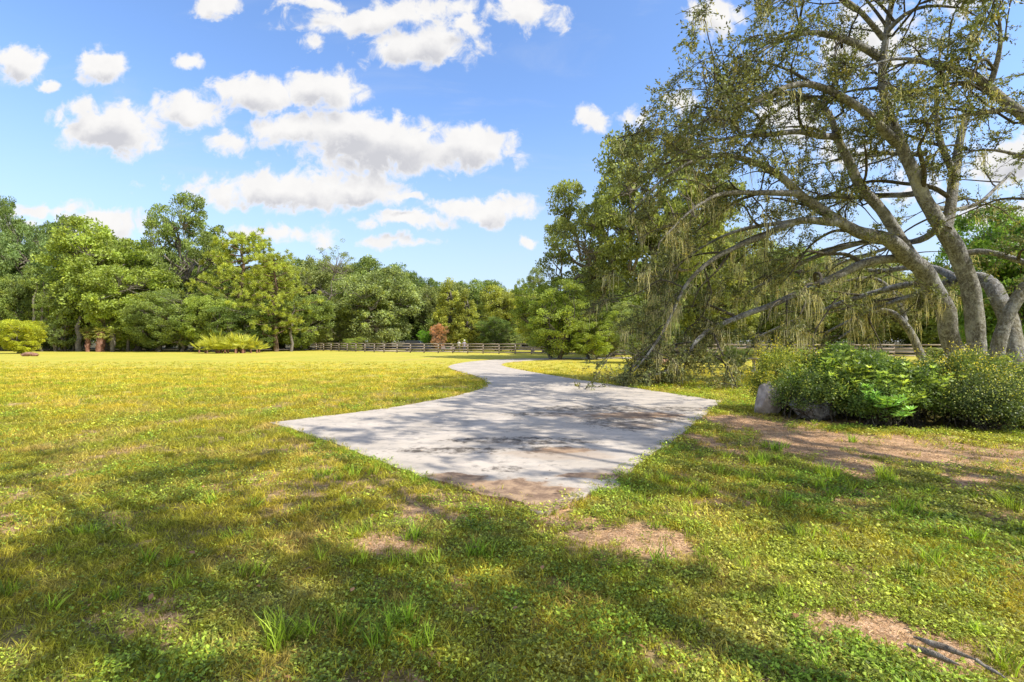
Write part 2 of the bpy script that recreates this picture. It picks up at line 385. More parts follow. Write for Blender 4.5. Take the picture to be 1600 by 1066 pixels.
def blob(lst, k, n0, amp):
    acc = None
    for px, py, rx, ry in lst:
        x, y, _ = G(px, py); y0 = G(px, py + ry)[1]; y1 = G(px, py - ry)[1]
        d = q.v('LENGTH', q.v('MULTIPLY', q.v('SUBTRACT', Pp, (x, (y0 + y1) / 2, 0)), (F / rx / y, 2 / (y1 - y0), 0)))
        acc = d if acc is None else q.m('MINIMUM', acc, d)
    return q.ramp(q.m('ADD', acc, q.m('MULTIPLY', q.m('SUBTRACT', n0, .5), amp)), 1.15, .75)
st = blob([(965, 660, 60, 12), (940, 640, 110, 6), (1020, 655, 70, 8), (860, 705, 50, 7), (790, 735, 30, 5), (990, 668, 40, 6), (850, 648, 60, 3), (1060, 640, 60, 4), (820, 690, 120, 6), (700, 705, 90, 5)], 0, a2, 2.6)
c = q.mix(q.m('MULTIPLY', st, q.ramp(q.noise(Pp, 6, 7, .75), .36, .62)), c, rgb(.085, .07, .055))
dr = blob([(810, 775, 95, 24), (745, 757, 60, 9), (700, 745, 40, 5), (880, 705, 50, 5), (850, 790, 45, 14), (790, 760, 80, 12), (850, 770, 60, 12), (720, 750, 45, 8), (930, 745, 60, 5), (1000, 650, 80, 5), (700, 747, 30, 5)], 0, q.m('MULTIPLY_ADD', a4, .5, q.m('MULTIPLY', a2, .5)), 3.2)
dirt = q.mix(q.ramp(a2, .35, .65), rgb(.17, .10, .06), rgb(.44, .29, .17))
c = q.mix(q.m('MULTIPLY', dr, .92), c, dirt)
dr2 = blob([(920, 650, 70, 5), (1000, 665, 50, 5), (980, 740, 70, 8), (880, 712, 90, 9)], 0, a4, 2.0)
c = q.mix(q.m('MULTIPLY', dr2, .4), c, rgb(.34, .24, .16))
finish(q, c, .85, .25, q.m('ADD', q.m('MULTIPLY', a2, .6), a3), .5, .008)
pm = pad_mesh(); pm.materials.append(m_)
tag(link('driveway', pm), kind='structure')

# pale sandy lane beyond the fence
m_, q = mat('lane'); geo = q.n('ShaderNodeNewGeometry'); nz = q.noise(geo.outputs['Position'], .8, 5)
finish(q, q.mix(nz, rgb(.42, .33, .25), rgb(.56, .47, .38)), .95, .1)
LN = np.array([[-62, 98], [-40, 90.5], [-25, 79.5], [-14, 73.5], [-6, 71.5], [-6, 74.5], [-13, 78], [-24, 85], [-40, 96.5], [-62, 103]])
bm = bmesh.new(); f = bm.faces.new([bm.verts.new((x, y, -.012)) for x, y in LN]); f.normal_update()
if f.normal.z < 0: f.normal_flip()
bmesh.ops.triangulate(bm, faces=bm.faces[:]); me = bpy.data.meshes.new('lane'); bm.to_mesh(me); bm.free(); me.materials.append(m_)
tag(link('sandy_lane', me), kind='structure')

# ------------------------------------------------------------ fence
m_, q = mat('fence_wood'); geo = q.n('ShaderNodeNewGeometry')
nz = q.noise(q.v('MULTIPLY', geo.outputs['Position'], (1, 1, 6)), 3, 4, .6)
finish(q, q.mix(q.ramp(nz, .3, .7), rgb(.20, .16, .135), rgb(.38, .32, .275)), .9, .1)
M['fence'] = m_
def bent_fence(pts, label, spacing=2.3, rails=4, h=1.28):
    pts = [np.array(p, float) for p in pts]
    root = thing('board_fence', label, 'fence', (*pts[0], 0))
    o0 = pts[0]; rng = np.random.default_rng(8); k = 0
    for a, b in zip(pts[:-1], pts[1:]):
        L = np.hypot(*(b - a)); n = max(1, round(L / spacing)); ang = math.atan2(b[1] - a[1], b[0] - a[0])
        nrm = np.array([-(b - a)[1], (b - a)[0]]) / L
        if nrm[1] > 0: nrm = -nrm
        for i in range(n + 1 if b is pts[-1] else n):
            p = a + (b - a) * i / n - o0
            mb = MB(); mb.box((0, 0, h / 2 - .06), (.13, .13, h + .12), ang)
            link('post', mb.mesh('post', M['fence']), root, (p[0], p[1], rng.uniform(-.02, .02)))
        for j in range(rails):
            z = h - .06 - j * (h - .22) / (rails - 1)
            mb = MB()
            for i in range(n):
                p0 = a + (b - a) * i / n - o0; p1 = a + (b - a) * (i + 1) / n - o0
                c_ = (p0 + p1) / 2 + nrm * .09
                mb.box((c_[0], c_[1], z + rng.uniform(-.015, .015)), (L / n - .012, .035, .135), ang)
            link('rail', mb.mesh('rail', M['fence']), root)
        k += 1
    return root
F0 = np.array(G(483, 547.6)[:2]); F1 = np.array(G(600, 550.6)[:2]); F2 = np.array(G(805, 553)[:2]); F3 = np.array(G(1010, 556.5)[:2])
bent_fence([F0, F1, F2, F3, (26, 48), (48, 45)], 'weathered four rail board fence running along the far edge of the lawn')

# ------------------------------------------------------------ tree generators
def clump_leaves(mb, cen, rad, n, L, rng, up=.25, flat=.75, asp=.5, tb=0.0):
    """n leaves spread over each clump's shell"""
    K = len(cen)
    c_ = np.repeat(cen, n, 0); r_ = np.repeat(rad, n); N = K * n
    d = rng.normal(size=(N, 3)); d[:, 2] += up; d /= np.linalg.norm(d, axis=1)[:, None]
    rr = r_ * rng.uniform(.1, 1, N) ** .45
    p = c_ + d * rr[:, None] * np.array([1, 1, flat])
    D = d * .8 + rng.normal(size=(N, 3)) * .7
    ct = np.repeat(rng.uniform(-.25, .25, K), n)
    t = np.clip(rng.uniform(.1, .9, N) + ct + tb, 0, 1)
    l = L * rng.uniform(.7, 1.35, N)
    mb.leaves(p - D / np.linalg.norm(D, axis=1)[:, None] * l[:, None] * .5, D, l, l * asp, rng, t, .12)

def envelope(ells, K, rng, zmin, inner=.12):
    """clump centres over a union of ellipsoids"""
    E = np.array(ells, float); wts = E[:, 3] * E[:, 4] + E[:, 3] * E[:, 5]; wts /= wts.sum()
    out = []
    while len(out) < K:
        e = E[rng.choice(len(E), p=wts)]
        d = rng.normal(size=3); d /= np.linalg.norm(d)
        s_ = rng.uniform(.8, 1.04) if rng.random() > inner else rng.uniform(.3, .8)
        p = e[:3] + d * e[3:] * s_
        if p[2] < zmin: continue
        dd_ = np.linalg.norm((p - E[:, :3]) / E[:, 3:], axis=1)
        if (dd_ < .72).any() and rng.random() > inner: continue
        out.append(p)
    return np.array(out)

def curve(a, b, rng, n=6, wob=.08, sag=0.0):
    t = np.linspace(0, 1, n)[:, None]; L = np.linalg.norm(b - a)
    p = a + (b - a) * t; p += np.concatenate([[np.zeros(3)], rng.normal(size=(n - 2, 3)) * L * wob, [np.zeros(3)]])
    p[:, 2] += np.sin(t[:, 0] * np.pi) * L * sag
    return p

def make_tree(seed, ells, K, crad, n, L, zmin=.5, th=3.5, tr=.3, nl=7, lean=(0, 0), flat=.75, asp=.5, multi=1, twf=.6, up=.3):
    rng = np.random.default_rng(seed)
    cl = envelope(ells, K, rng, zmin); rad = crad * rng.uniform(.6, 1.35, K)
    leaf = MB(); clump_leaves(leaf, cl, rad, n, L, rng, up, flat, asp)
    wood = MB(); samples = []
    E = np.array(ells, float); cen = (E[:, :3] * E[:, 3:4] ** 2).sum(0) / (E[:, 3] ** 2).sum()
    for m0 in range(multi):
        ao = rng.uniform(0, 6.28); bs = np.array([math.cos(ao), math.sin(ao), 0]) * (.5 if multi > 1 else 0)
        top = np.array([cen[0] * .4 + lean[0], cen[1] * .4 + lean[1], th]) + bs * (3 if multi > 1 else 0)
        tp = curve(bs + np.array([0, 0, -.2]), top, rng, 7, .03)
        rr = tr * np.array([1.45, 1.1, 1, .95, .9, .85, .8]) / multi ** .4
        wood.tube(tp, rr, 8, .5, rng, .08)
        for i in range(nl // multi + 1):
            tgt = cl[rng.integers(K)] * .85 + np.array([0, 0, .2]); st_ = tp[rng.integers(3, 7)]
            lp = curve(st_, tgt, rng, 7, .07, .05); wood.tube(lp, tr * .55 * np.linspace(1, .25, 7) / multi ** .4, 6, .5)
            for j in range(2, 7): samples.append((lp[j], tr * .5 * (1 - j / 8)))
    sp = np.array([s_[0] for s_ in samples])
    for c_ in cl[rng.random(K) < twf]:
        j = np.argmin(np.linalg.norm(sp - c_ + np.array([0, 0, .5]), axis=1))
        wood.tube(curve(sp[j], c_, rng, 5, .07), min(samples[j][1], .09) * np.linspace(1, .25, 5), 4, .5)
    return leaf, wood

ARCH = {}
def arch(name, leaf, wood, bark, lm='leaf'):
    ARCH[name] = (wood.mesh(name + '_trunk', M[bark], True), leaf.mesh(name + '_crown', M[lm]))
def blobs(seed, n, R0, z0, z1, r0, r1, pw=1.0):
    rng = np.random.default_rng(seed); o = []
    for i in range(n):
        t = (i + .5) / n; z = z0 + (z1 - z0) * t; rr = R0 * math.sin(math.pi * min(1, .28 + .62 * (1 - t) ** pw)) * rng.uniform(.35, .8)
        a = i * 2.4 + rng.uniform(-.5, .5); r = rng.uniform(r0, r1)
        o.append((math.cos(a) * rr, math.sin(a) * rr, z, r, r, r * rng.uniform(.6, .85)))
    return o
# all archetypes are 10 m high and about 10 m wide
for i in range(3):   # broad oaks dense nearly to the ground
    arch('dome%d' % i, *make_tree(20 + i, blobs(40 + i, 13, 4.0, 2.0, 8.0, 1.6, 2.5), 460, .66, 110, .205, .3, 3.2, .32, 9), 'bark_far')
for i in range(2):   # taller crowns carried on a visible trunk
    arch('tall%d' % i, *make_tree(60 + i, blobs(70 + i, 12, 4.2, 4.4, 8.9, 1.2, 2.1), 320, .56, 100, .19, 3, 4.2, .27, 10, (.3, 0), .65, .5, 1, .8), 'bark_far')
arch('airy', *make_tree(81, blobs(82, 11, 4.6, 4.0, 8.9, .9, 1.9), 250, .5, 90, .165, 2.6, 4.6, .25, 14, (.4, 0), .6, .5, 1, 1.0), 'bark_far')
arch('cypress', *make_tree(91, [(0, 0, 1.8, 2.6, 2.6, 1.6), (0, 0, 3.6, 2.3, 2.3, 1.8), (0, 0, 5.4, 1.8, 1.8, 1.8), (0, 0, 7.2, 1.25, 1.25, 1.7), (0, 0, 8.8, .6, .6, 1.2)], 260, .5, 85, .24, .3, 8.5, .2, 8, up=.1), 'bark_far')
for i in range(2):   # low spreading shrubby trees with several stems
    arch('low%d' % i, *make_tree(101 + i, blobs(111 + i, 15, 4.3, 1.6, 8.2, 1.3, 2.2, .8), 400, .56, 110, .175, .3, 2.4, .26, 12, (0, 0), .7, .5, 3, .8), 'bark_far')
def make_pine(seed):
    rng = np.random.default_rng(seed); leaf = MB(); wood = MB()
    tp = curve(np.array([0, 0, -.2]), np.array([.5, 0, 9.7]), rng, 9, .012); wood.tube(tp, .24 * np.linspace(1.2, .3, 9), 8)
    for i in range(46):
        z = 1.8 + 7.8 * (i / 46) ** .9; a = i * 2.4 + rng.uniform(-.4, .4)
        L = (1 - ((z - 4) / 7.5) ** 2) * rng.uniform(2.6, 4.6) if z > 4 else rng.uniform(3, 4.6)
        st_ = np.array([np.interp(z, tp[:, 2], tp[:, 0]), 0, z]); en = st_ + np.array([math.cos(a) * L, math.sin(a) * L, L * rng.uniform(-.05, .32)])
        bp = curve(st_, en, rng, 6, .05); wood.tube(bp, .07 * np.linspace(1, .3, 6), 5)
        K = 11; t = rng.uniform(.35, 1.05, K); cc = st_ + (en - st_) * t[:, None] + rng.normal(size=(K, 3)) * np.array([.42, .42, .2]); 
        for c_ in cc:      # needle tuft: a burst of thin needles
            N = 46; d = rng.normal(size=(N, 3)); d[:, 2] += .55
            leaf.leaves(np.repeat(c_[None], N, 0), d, rng.uniform(.25, .42, N), .055, rng, np.clip(rng.uniform(.2, 1, N), 0, 1), .03)
    return leaf, wood
arch('pine0', *make_pine(7), 'bark_pine'); arch('pine1', *make_pine(17), 'bark_pine')

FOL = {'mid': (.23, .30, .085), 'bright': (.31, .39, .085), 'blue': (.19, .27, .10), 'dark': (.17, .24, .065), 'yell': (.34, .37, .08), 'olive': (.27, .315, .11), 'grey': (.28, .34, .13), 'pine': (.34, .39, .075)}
def tree(kind, px, d, top, wpx, col, label, name='oak_tree', group=None, rz=None, zb=None, cat='tree', depth=None):
    """tree standing d metres away at column px of the plan, as high as its top reads"""
    x = (px - 800) / F * d; h = EYE + (533 - top) / F * d; w = wpx / F * d
    rz = (px * 1.7 + d) % 6.28 if rz is None else rz
    r = thing(name, label, cat, (x, d, 0), rz, group, (w / 10, w / 10 if depth is None else depth / 10, h / 9.9))
    tr_, cr = ARCH[kind]
    link('trunk', tr_, r); link('crown', cr, r, color=FOL[col] if isinstance(col, str) else col)
    return r

BEHIND = 'grove trees in the second row of the woodland'
# front rows, left to right
T = [('tall1', -18, 84, 302, 105, 'dark', 'tall dark tree cut by the left edge of the photo, crown highest at that edge', 'oak_tree'),
     ('dome1', 38, 82, 348, 130, 'blue', 'bluish green dense tree directly above the yellow-green leafy sapling', 'oak_tree'),
     ('tall0', 95, 90, 338, 120, 'dark', 'tree with ragged dark twiggy top just left of the big bright dome crown', 'oak_tree'),
     ('dome0', 168, 80, 336, 185, 'bright', 'large bright green dome crowned oak above the cabbage palms', 'oak_tree'),
     ('airy', 288, 82, 306, 170, 'mid', 'tallest open crowned oak of the left wood, sky showing between its boughs', 'oak_tree'),
     ('low0', 105, 76, 432, 105, 'mid', 'lower leafy tree in front of the wood, left of the cabbage palms', 'oak_tree'),
     ('dome2', 215, 77, 405, 150, 'bright', 'bright spreading tree under the tall open crowned oak, right of the palms', 'oak_tree'),
     ('low1', 290, 73, 445, 150, 'mid', 'low dense tree whose foliage reaches the lawn left of the saw palmetto', 'oak_tree'),
     ('pine0', 372, 78, 362, 165, 'pine', 'yellow-green pine with tufted needles, taller of the two pines', 'pine_tree'),
     ('pine1', 432, 74, 402, 140, 'pine', 'shorter yellow-green pine standing right of the taller pine', 'pine_tree'),
     ('low0', 385, 72, 470, 120, 'dark', 'dark understory tree right behind the saw palmetto clump', 'oak_tree'),
     ('dome1', 462, 80, 452, 110, 'mid', 'green tree at the left end of the board fence', 'oak_tree'),
     ('dome0', 440, 98, 400, 120, 'olive', 'olive tree with rounded top rising behind the shorter pine', 'oak_tree'),
     ('dome2', 510, 96, 408, 110, 'olive', 'olive green tree behind the pale bare snag', 'oak_tree'),
     ('low1', 520, 86, 470, 100, 'grey', 'grey-green low tree behind the fence under the bare snag', 'oak_tree'),
     ('dome0', 590, 88, 407, 165, 'grey', 'broad round grey-green oak standing over the fence, foliage down to the rails', 'oak_tree'),
     ('dome1', 655, 112, 424, 90, 'dark', 'dark tree top right behind the broad round grey-green oak', 'oak_tree'),
     ('dome2', 690, 106, 430, 90, 'olive', 'olive crown rising behind the two pointed cypresses, left one', 'oak_tree'),
     ('dome1', 742, 112, 430, 105, 'mid', 'rounded green crown showing right behind the taller pointed cypress', 'oak_tree'),
     ('cypress', 702, 84, 438, 118, 'yell', 'taller of the two pointed yellow-green cypresses behind the fence', 'cypress_tree'),
     ('cypress', 729, 82, 455, 98, 'yell', 'shorter of the two pointed yellow-green cypresses, on the right', 'cypress_tree'),
     ('dome0', 792, 92, 440, 110, 'yell', 'yellowish rounded tree in the middle of the photo behind the fence', 'oak_tree'),
     ('low1', 778, 80, 492, 75, 'dark', 'low dark shady tree behind the fence right of the cypresses', 'oak_tree'),
     ('dome1', 250, 74, 470, 95, 'mid', 'rounded green bush-like tree just right of the cabbage palms', 'oak_tree'),
     ('dome2', 335, 72, 455, 100, 'bright', 'bright low tree rising behind the left end of the saw palmettos', 'oak_tree'),
     ('dome2', 25, 78, 420, 90, 'mid', 'green tree right behind the yellow-green sapling', 'oak_tree'),
     ('airy', 833, 74, 412, 60, 'grey', 'small sparse treetop poking up left of the big sunlit oak', 'oak_tree'),
     ('dome2', 850, 68, 452, 105, 'yell', 'yellow-green tree behind the low many-stemmed tree by the driveway bend', 'oak_tree'),
     ('airy', 925, 46, 285, 215, 'olive', 'big open oak beyond the driveway, left half of the tall pair', 'oak_tree'),
     ('tall1', 1025, 43, 222, 270, 'olive', 'tallest oak beyond the drooping mossy limbs, right half of the tall pair', 'oak_tree'),
     ('dome1', 960, 56, 395, 150, 'mid', 'dense green tree in front of the fence line beneath the tall oak pair', 'oak_tree'),
     ('low0', 868, 43, 425, 175, 'bright', 'low many-stemmed leafy tree on the lawn beside the driveway bend', 'wax_myrtle_tree'),
     ('low1', 955, 50, 475, 115, 'grey', 'pale green bushy tree right of the low many-stemmed tree', 'wax_myrtle_tree'),
     ('low1', 925, 42, 478, 120, 'bright', 'leafy low tree right of the driveway bend, in front of the big open oak', 'wax_myrtle_tree'),
     ('low0', 1012, 35, 455, 120, 'grey', 'grey-green low tree behind the tip of the arching limb, under the tallest oak', 'wax_myrtle_tree'),
     ('dome0', 1120, 62, 322, 190, 'olive', 'olive oak in the wood seen through the hanging moss, behind the bird bath', 'oak_tree'),
     ('dome2', 1235, 66, 366, 180, 'mid', 'green oak in the wood seen between the lowest drooping limbs', 'oak_tree'),
     ('dome1', 1350, 64, 392, 180, 'olive', 'olive oak in the wood behind the small crooked tree', 'oak_tree'),
     ('dome0', 1465, 60, 420, 170, 'mid', 'green oak in the wood seen between the two leaning grey trunks', 'oak_tree'),
     ('dome1', 1585, 33, 303, 210, (.17, .29, .06), 'vivid green dense tree at the right edge behind the mossy oaks', 'oak_tree')]
for a in T: tree(*a[:6], a[6], a[7])
rr_ = random.Random(4)
for i in range(17):      # second row, left part
    px = -80 + i * 43; tree('dome%d' % (i % 3), px, 104 + rr_.uniform(-5, 8), 372 + 28 * (px > 330) + rr_.uniform(-14, 16), 120, ('mid', 'dark', 'olive')[i % 3], 'tree of the second row, half hidden behind the front trees of the woodland', 'oak_tree', BEHIND)
for i in range(20):
    px = 640 + i * 60; tree('dome%d' % (i % 3), px, 122 + rr_.uniform(-6, 10), 446 + rr_.uniform(-10, 8) - 22 * (px > 1000), 130, ('dark', 'olive', 'mid')[i % 3], 'tree of the second row, half hidden behind the front trees of the woodland', 'oak_tree', BEHIND)

def undergrowth(seed, pts, hgt, wid, label, col):
    rng = np.random.default_rng(seed); pts = np.array(pts, float); seg = np.r_[0, np.cumsum(np.hypot(*np.diff(pts, axis=0).T))]; n = int(seg[-1] * 5)
    t = rng.uniform(0, seg[-1], n); x = np.interp(t, seg, pts[:, 0]) + rng.normal(size=n) * .5; y = np.interp(t, seg, pts[:, 1]) + rng.uniform(0, wid, n)
    z = rng.uniform(.2, 1, n) * hgt * (.55 + .9 * vnoise(t, t * 0, .15, 3)); mb = MB(); clump_leaves(mb, np.stack([x, y, z], 1), rng.uniform(.7, 1.2, n), 55, .32, rng)
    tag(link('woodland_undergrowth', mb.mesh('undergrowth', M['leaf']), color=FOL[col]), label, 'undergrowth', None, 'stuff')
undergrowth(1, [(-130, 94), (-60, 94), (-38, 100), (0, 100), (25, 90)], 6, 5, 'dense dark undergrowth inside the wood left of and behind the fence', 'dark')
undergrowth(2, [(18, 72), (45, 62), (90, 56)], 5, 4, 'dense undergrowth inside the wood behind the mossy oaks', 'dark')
# small things of the wood edge
def leafy(kind, px, d, top, wpx, col, label, name='shrub', cat='shrub', group=None): return tree(kind, px, d, top, wpx, col, label, name, group, cat=cat)
leafy('dome2', 30, 62, 494, 74, (.42, .46, .05), 'yellow-green leafy sapling standing alone before the wood at the far left', 'sapling', 'sapling')
leafy('low0', 552, 77, 526, 40, 'bright', 'round green bush growing through the fence below the round oak')
leafy('low1', 665, 82, 514, 34, (.2, .4, .03), 'vivid green shrub behind the fence above the dark parked car')
leafy('low1', 686, 80, 503, 32, (.50, .31, .19), 'orange-brown dead young conifer behind the fence', 'dead_conifer', 'tree')
leafy('low1', 800, 79, 520, 50, 'grey', 'pale grey-green shrub behind the fence right of the dark shady tree')
U = 'dark undergrowth bushes at the foot of the left wood'
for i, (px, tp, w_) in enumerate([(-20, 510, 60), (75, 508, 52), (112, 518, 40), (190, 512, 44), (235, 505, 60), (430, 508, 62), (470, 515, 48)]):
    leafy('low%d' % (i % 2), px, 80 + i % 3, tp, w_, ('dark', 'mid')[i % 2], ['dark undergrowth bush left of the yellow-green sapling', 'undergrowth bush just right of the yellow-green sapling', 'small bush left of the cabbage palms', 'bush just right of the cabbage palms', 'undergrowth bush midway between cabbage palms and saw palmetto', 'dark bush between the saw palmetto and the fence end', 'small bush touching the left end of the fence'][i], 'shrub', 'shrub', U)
for i, px in enumerate([1120, 1165, 1220, 1290, 1345, 1470, 1540]):
    leafy('low%d' % (i % 2), px, 33 + (i * 7) % 9, 548 - (i * 5) % 9, 46, ('dark', 'olive')[i % 2], ['small bush on the lawn between drooping branch tips and bird bath', 'small bush beside the bird bath, on its left', 'small bush behind the boulder shrubs, right of the bird bath', 'small bush behind the tallest shrub of the bed', 'small bush left of the small crooked oak', 'small bush between the crooked oak and leaning trunk', 'small bush behind the upright forked oak'][i], 'shrub', 'shrub', 'small bushes behind the drooping limbs')
leafy('low0', 1150, 29, 540, 44, 'dark', 'low dark rounded bush left of the bird bath')

# bare trunks seen in the shade of the left wood
for i, (px, tp, rp) in enumerate([(52, 430, 2.0), (66, 440, 1.6), (88, 470, 2), (124, 478, 4), (200, 500, 2), (246, 490, 2.4), (252, 510, 1.8), (455, 470, 2)]):
    d = 74.5; rng = np.random.default_rng(i + 300); mb = MB(); h = (533 - tp) / F * d + 1.6; r0 = rp / F * d
    mb.tube(curve(np.array([0, 0, -.1]), np.array([rng.uniform(-.6, .6), .3, h]), rng, 7, .02), r0 * np.linspace(1.2, .4, 7), 7, .5, rng, .1)
    r = thing('bare_trunk_tree', ['slender pale trunk rising right of the sapling', 'slender trunk second right of the sapling', 'slender short trunk midway between sapling and palms', 'thick pale trunk left of the cabbage palms', 'slender trunk just right of the cabbage palms', 'left one of two close pale trunks right of the palms', 'right one of two close pale trunks right of the palms', 'slender trunk below the shorter pine near the fence end'][i], 'tree', ((px - 800) / F * d, d, 0), 0, 'slender pale trunks of the left wood')
    link('trunk', mb.mesh('bare_trunk', M['bark_far'], True), r)
    lf = MB(); cc = np.array([[rng.normal() * 1.1, rng.normal() * .8, h + rng.uniform(-1, 1)] for _ in range(14)])
    clump_leaves(lf, cc, np.full(14, .7), 60, .24, rng); link('crown', lf.mesh('bare_crown', M['leaf']), r, color=FOL['mid'])

# pale snag with sparse crown
def snag():
    rng = np.random.default_rng(77); w = MB(); lf = MB(); d = 84; x = (500 - 800) / F * d
    top = np.array([3.0, 0, 16.4]); tp = curve(np.array([0, 0, -.2]), top, rng, 9, .02); w.tube(tp, np.linspace(.28, .05, 9), 7, .5, rng, .1)
    for i in range(26):
        j = rng.integers(2, 8); a = rng.uniform(0, 6.28); L = rng.uniform(1.5, 4)
        b = tp[j] + np.array([math.cos(a) * L, math.sin(a) * L * .6, rng.uniform(-.2, 1.4)]); bp = curve(tp[j], b, rng, 6, .08); w.tube(bp, np.linspace(.1, .03, 6), 5)
        for k in range(3): w.tube(curve(bp[rng.integers(2, 6)], b + rng.normal(size=3) * .9, rng, 4, .1), np.linspace(.045, .02, 4), 4)
    cc = top + rng.normal(size=(34, 3)) * np.array([1.7, 1.2, .9]) + np.array([.4, 0, .2]); clump_leaves(lf, cc, np.full(34, .5), 40, .2, rng)
    for c_ in cc[::2]: w.tube(curve(tp[-2], c_, rng, 5, .08), np.linspace(.05, .02, 5), 4)
    r = thing('snag_tree', 'pale half-dead snag with bare branches and a small sparse top', 'tree', (x, d, 0))
    link('trunk', w.mesh('snag_trunk', M['bark_dead'], True), r); link('crown', lf.mesh('snag_crown', M['leaf']), r, color=FOL['grey'])
snag()

# palms and palmetto
def fronds(mb, base, rng, n, L, elmin, elmax, fan=16, w=.05, droop=.25):
    for i in range(n):
        a = rng.uniform(0, 6.28); el = rng.uniform(elmin, elmax)
        d = np.array([math.cos(a) * math.cos(el), math.sin(a) * math.cos(el), math.sin(el)]); st_ = base + d * L * .45; st_[2] -= droop * L * .2
        mb.tube(np.array([base, base + d * L * .25, st_]), [.02, .018, .012], 4, .6)
        side = np.cross(d, [0, 0, 1]); side /= np.linalg.norm(side) + 1e-9
        th_ = np.linspace(-1.35, 1.35, fan); D = np.cos(th_)[:, None] * d + np.sin(th_)[:, None] * side; D[:, 2] -= droop
        mb.leaves(np.repeat(st_[None], fan, 0), D, L * .55 * (1 - .25 * np.abs(th_)), w, rng, np.clip(rng.uniform(.3, .9, fan), 0, 1), .04)
for i, (px, h, r0, lab) in enumerate([(157, 3.0, .52, 'stout red-brown cabbage palm, thickest of the three palms'), (137, 3.0, .28, 'slimmer cabbage palm left of the stout red-brown one'), (176, 2.7, .30, 'greyish cabbage palm right of the stout red-brown one')]):
    rng = np.random.default_rng(400 + i); d = 72.5; w = MB(); lf = MB()
    w.tube(curve(np.array([0, 0, -.1]), np.array([.1, 0, h]), rng, 9, .01), r0 * np.array([1.1, 1, 1, 1.02, 1, .98, .95, .9, .7]), 10, .5, rng, .12)
    for k in range(40):
        a = rng.uniform(0, 6.28); z = rng.uniform(.6, h); w.tube(np.array([[math.cos(a) * r0 * .9, math.sin(a) * r0 * .9, z], [math.cos(a) * r0 * 1.2, math.sin(a) * r0 * 1.2, z + .25]]), [.07, .03], 4)
    fronds(lf, np.array([.1, 0, h]), rng, 34, 1.35, -1.1, 1.3, 12, .08, .55)
    r = thing('palm_tree', lab, 'palm', ((px - 800) / F * d, d, 0)); link('trunk', w.mesh('palm_trunk', M['bark_palm' if i != 2 else 'bark_far'], True), r); link('fronds', lf.mesh('palm_fronds', M['leaf']), r, color=(.3, .32, .09))
for i, (px, d, s_, lab) in enumerate([(362, 64, 1.25, 'biggest yellow-green saw palmetto in the clump before the pines'), (332, 63, .85, 'small saw palmetto at the left end of the clump'), (391, 65.5, 1.0, 'saw palmetto at the right end of the clump'), (345, 66, 1.0, 'saw palmetto between the biggest one and the left end')]):
    rng = np.random.default_rng(500 + i); lf = MB(); ws = []
    for k in range(7):
        b = np.array([rng.normal() * 1.1, rng.normal() * .7, .2]); w = MB(); ws.append(w); w.tube(np.array([[b[0], b[1], -.1], b + [0, 0, .25]]), [.11, .09], 6); fronds(lf, b + [0, 0, .2], rng, 9, rng.uniform(1.5, 2.5), .2, 1.4, 14, .075, .1)
    r = thing('saw_palmetto', lab, 'palmetto', ((px - 800) / F * d, d, 0), 0, None, (s_, s_, s_)); [link('stem', w.mesh('palmetto_stem', M['bark_palm'], True), r) for w in ws]; link('fronds', lf.mesh('palmetto_fronds', M['leaf']), r, color=(.42, .44, .07))

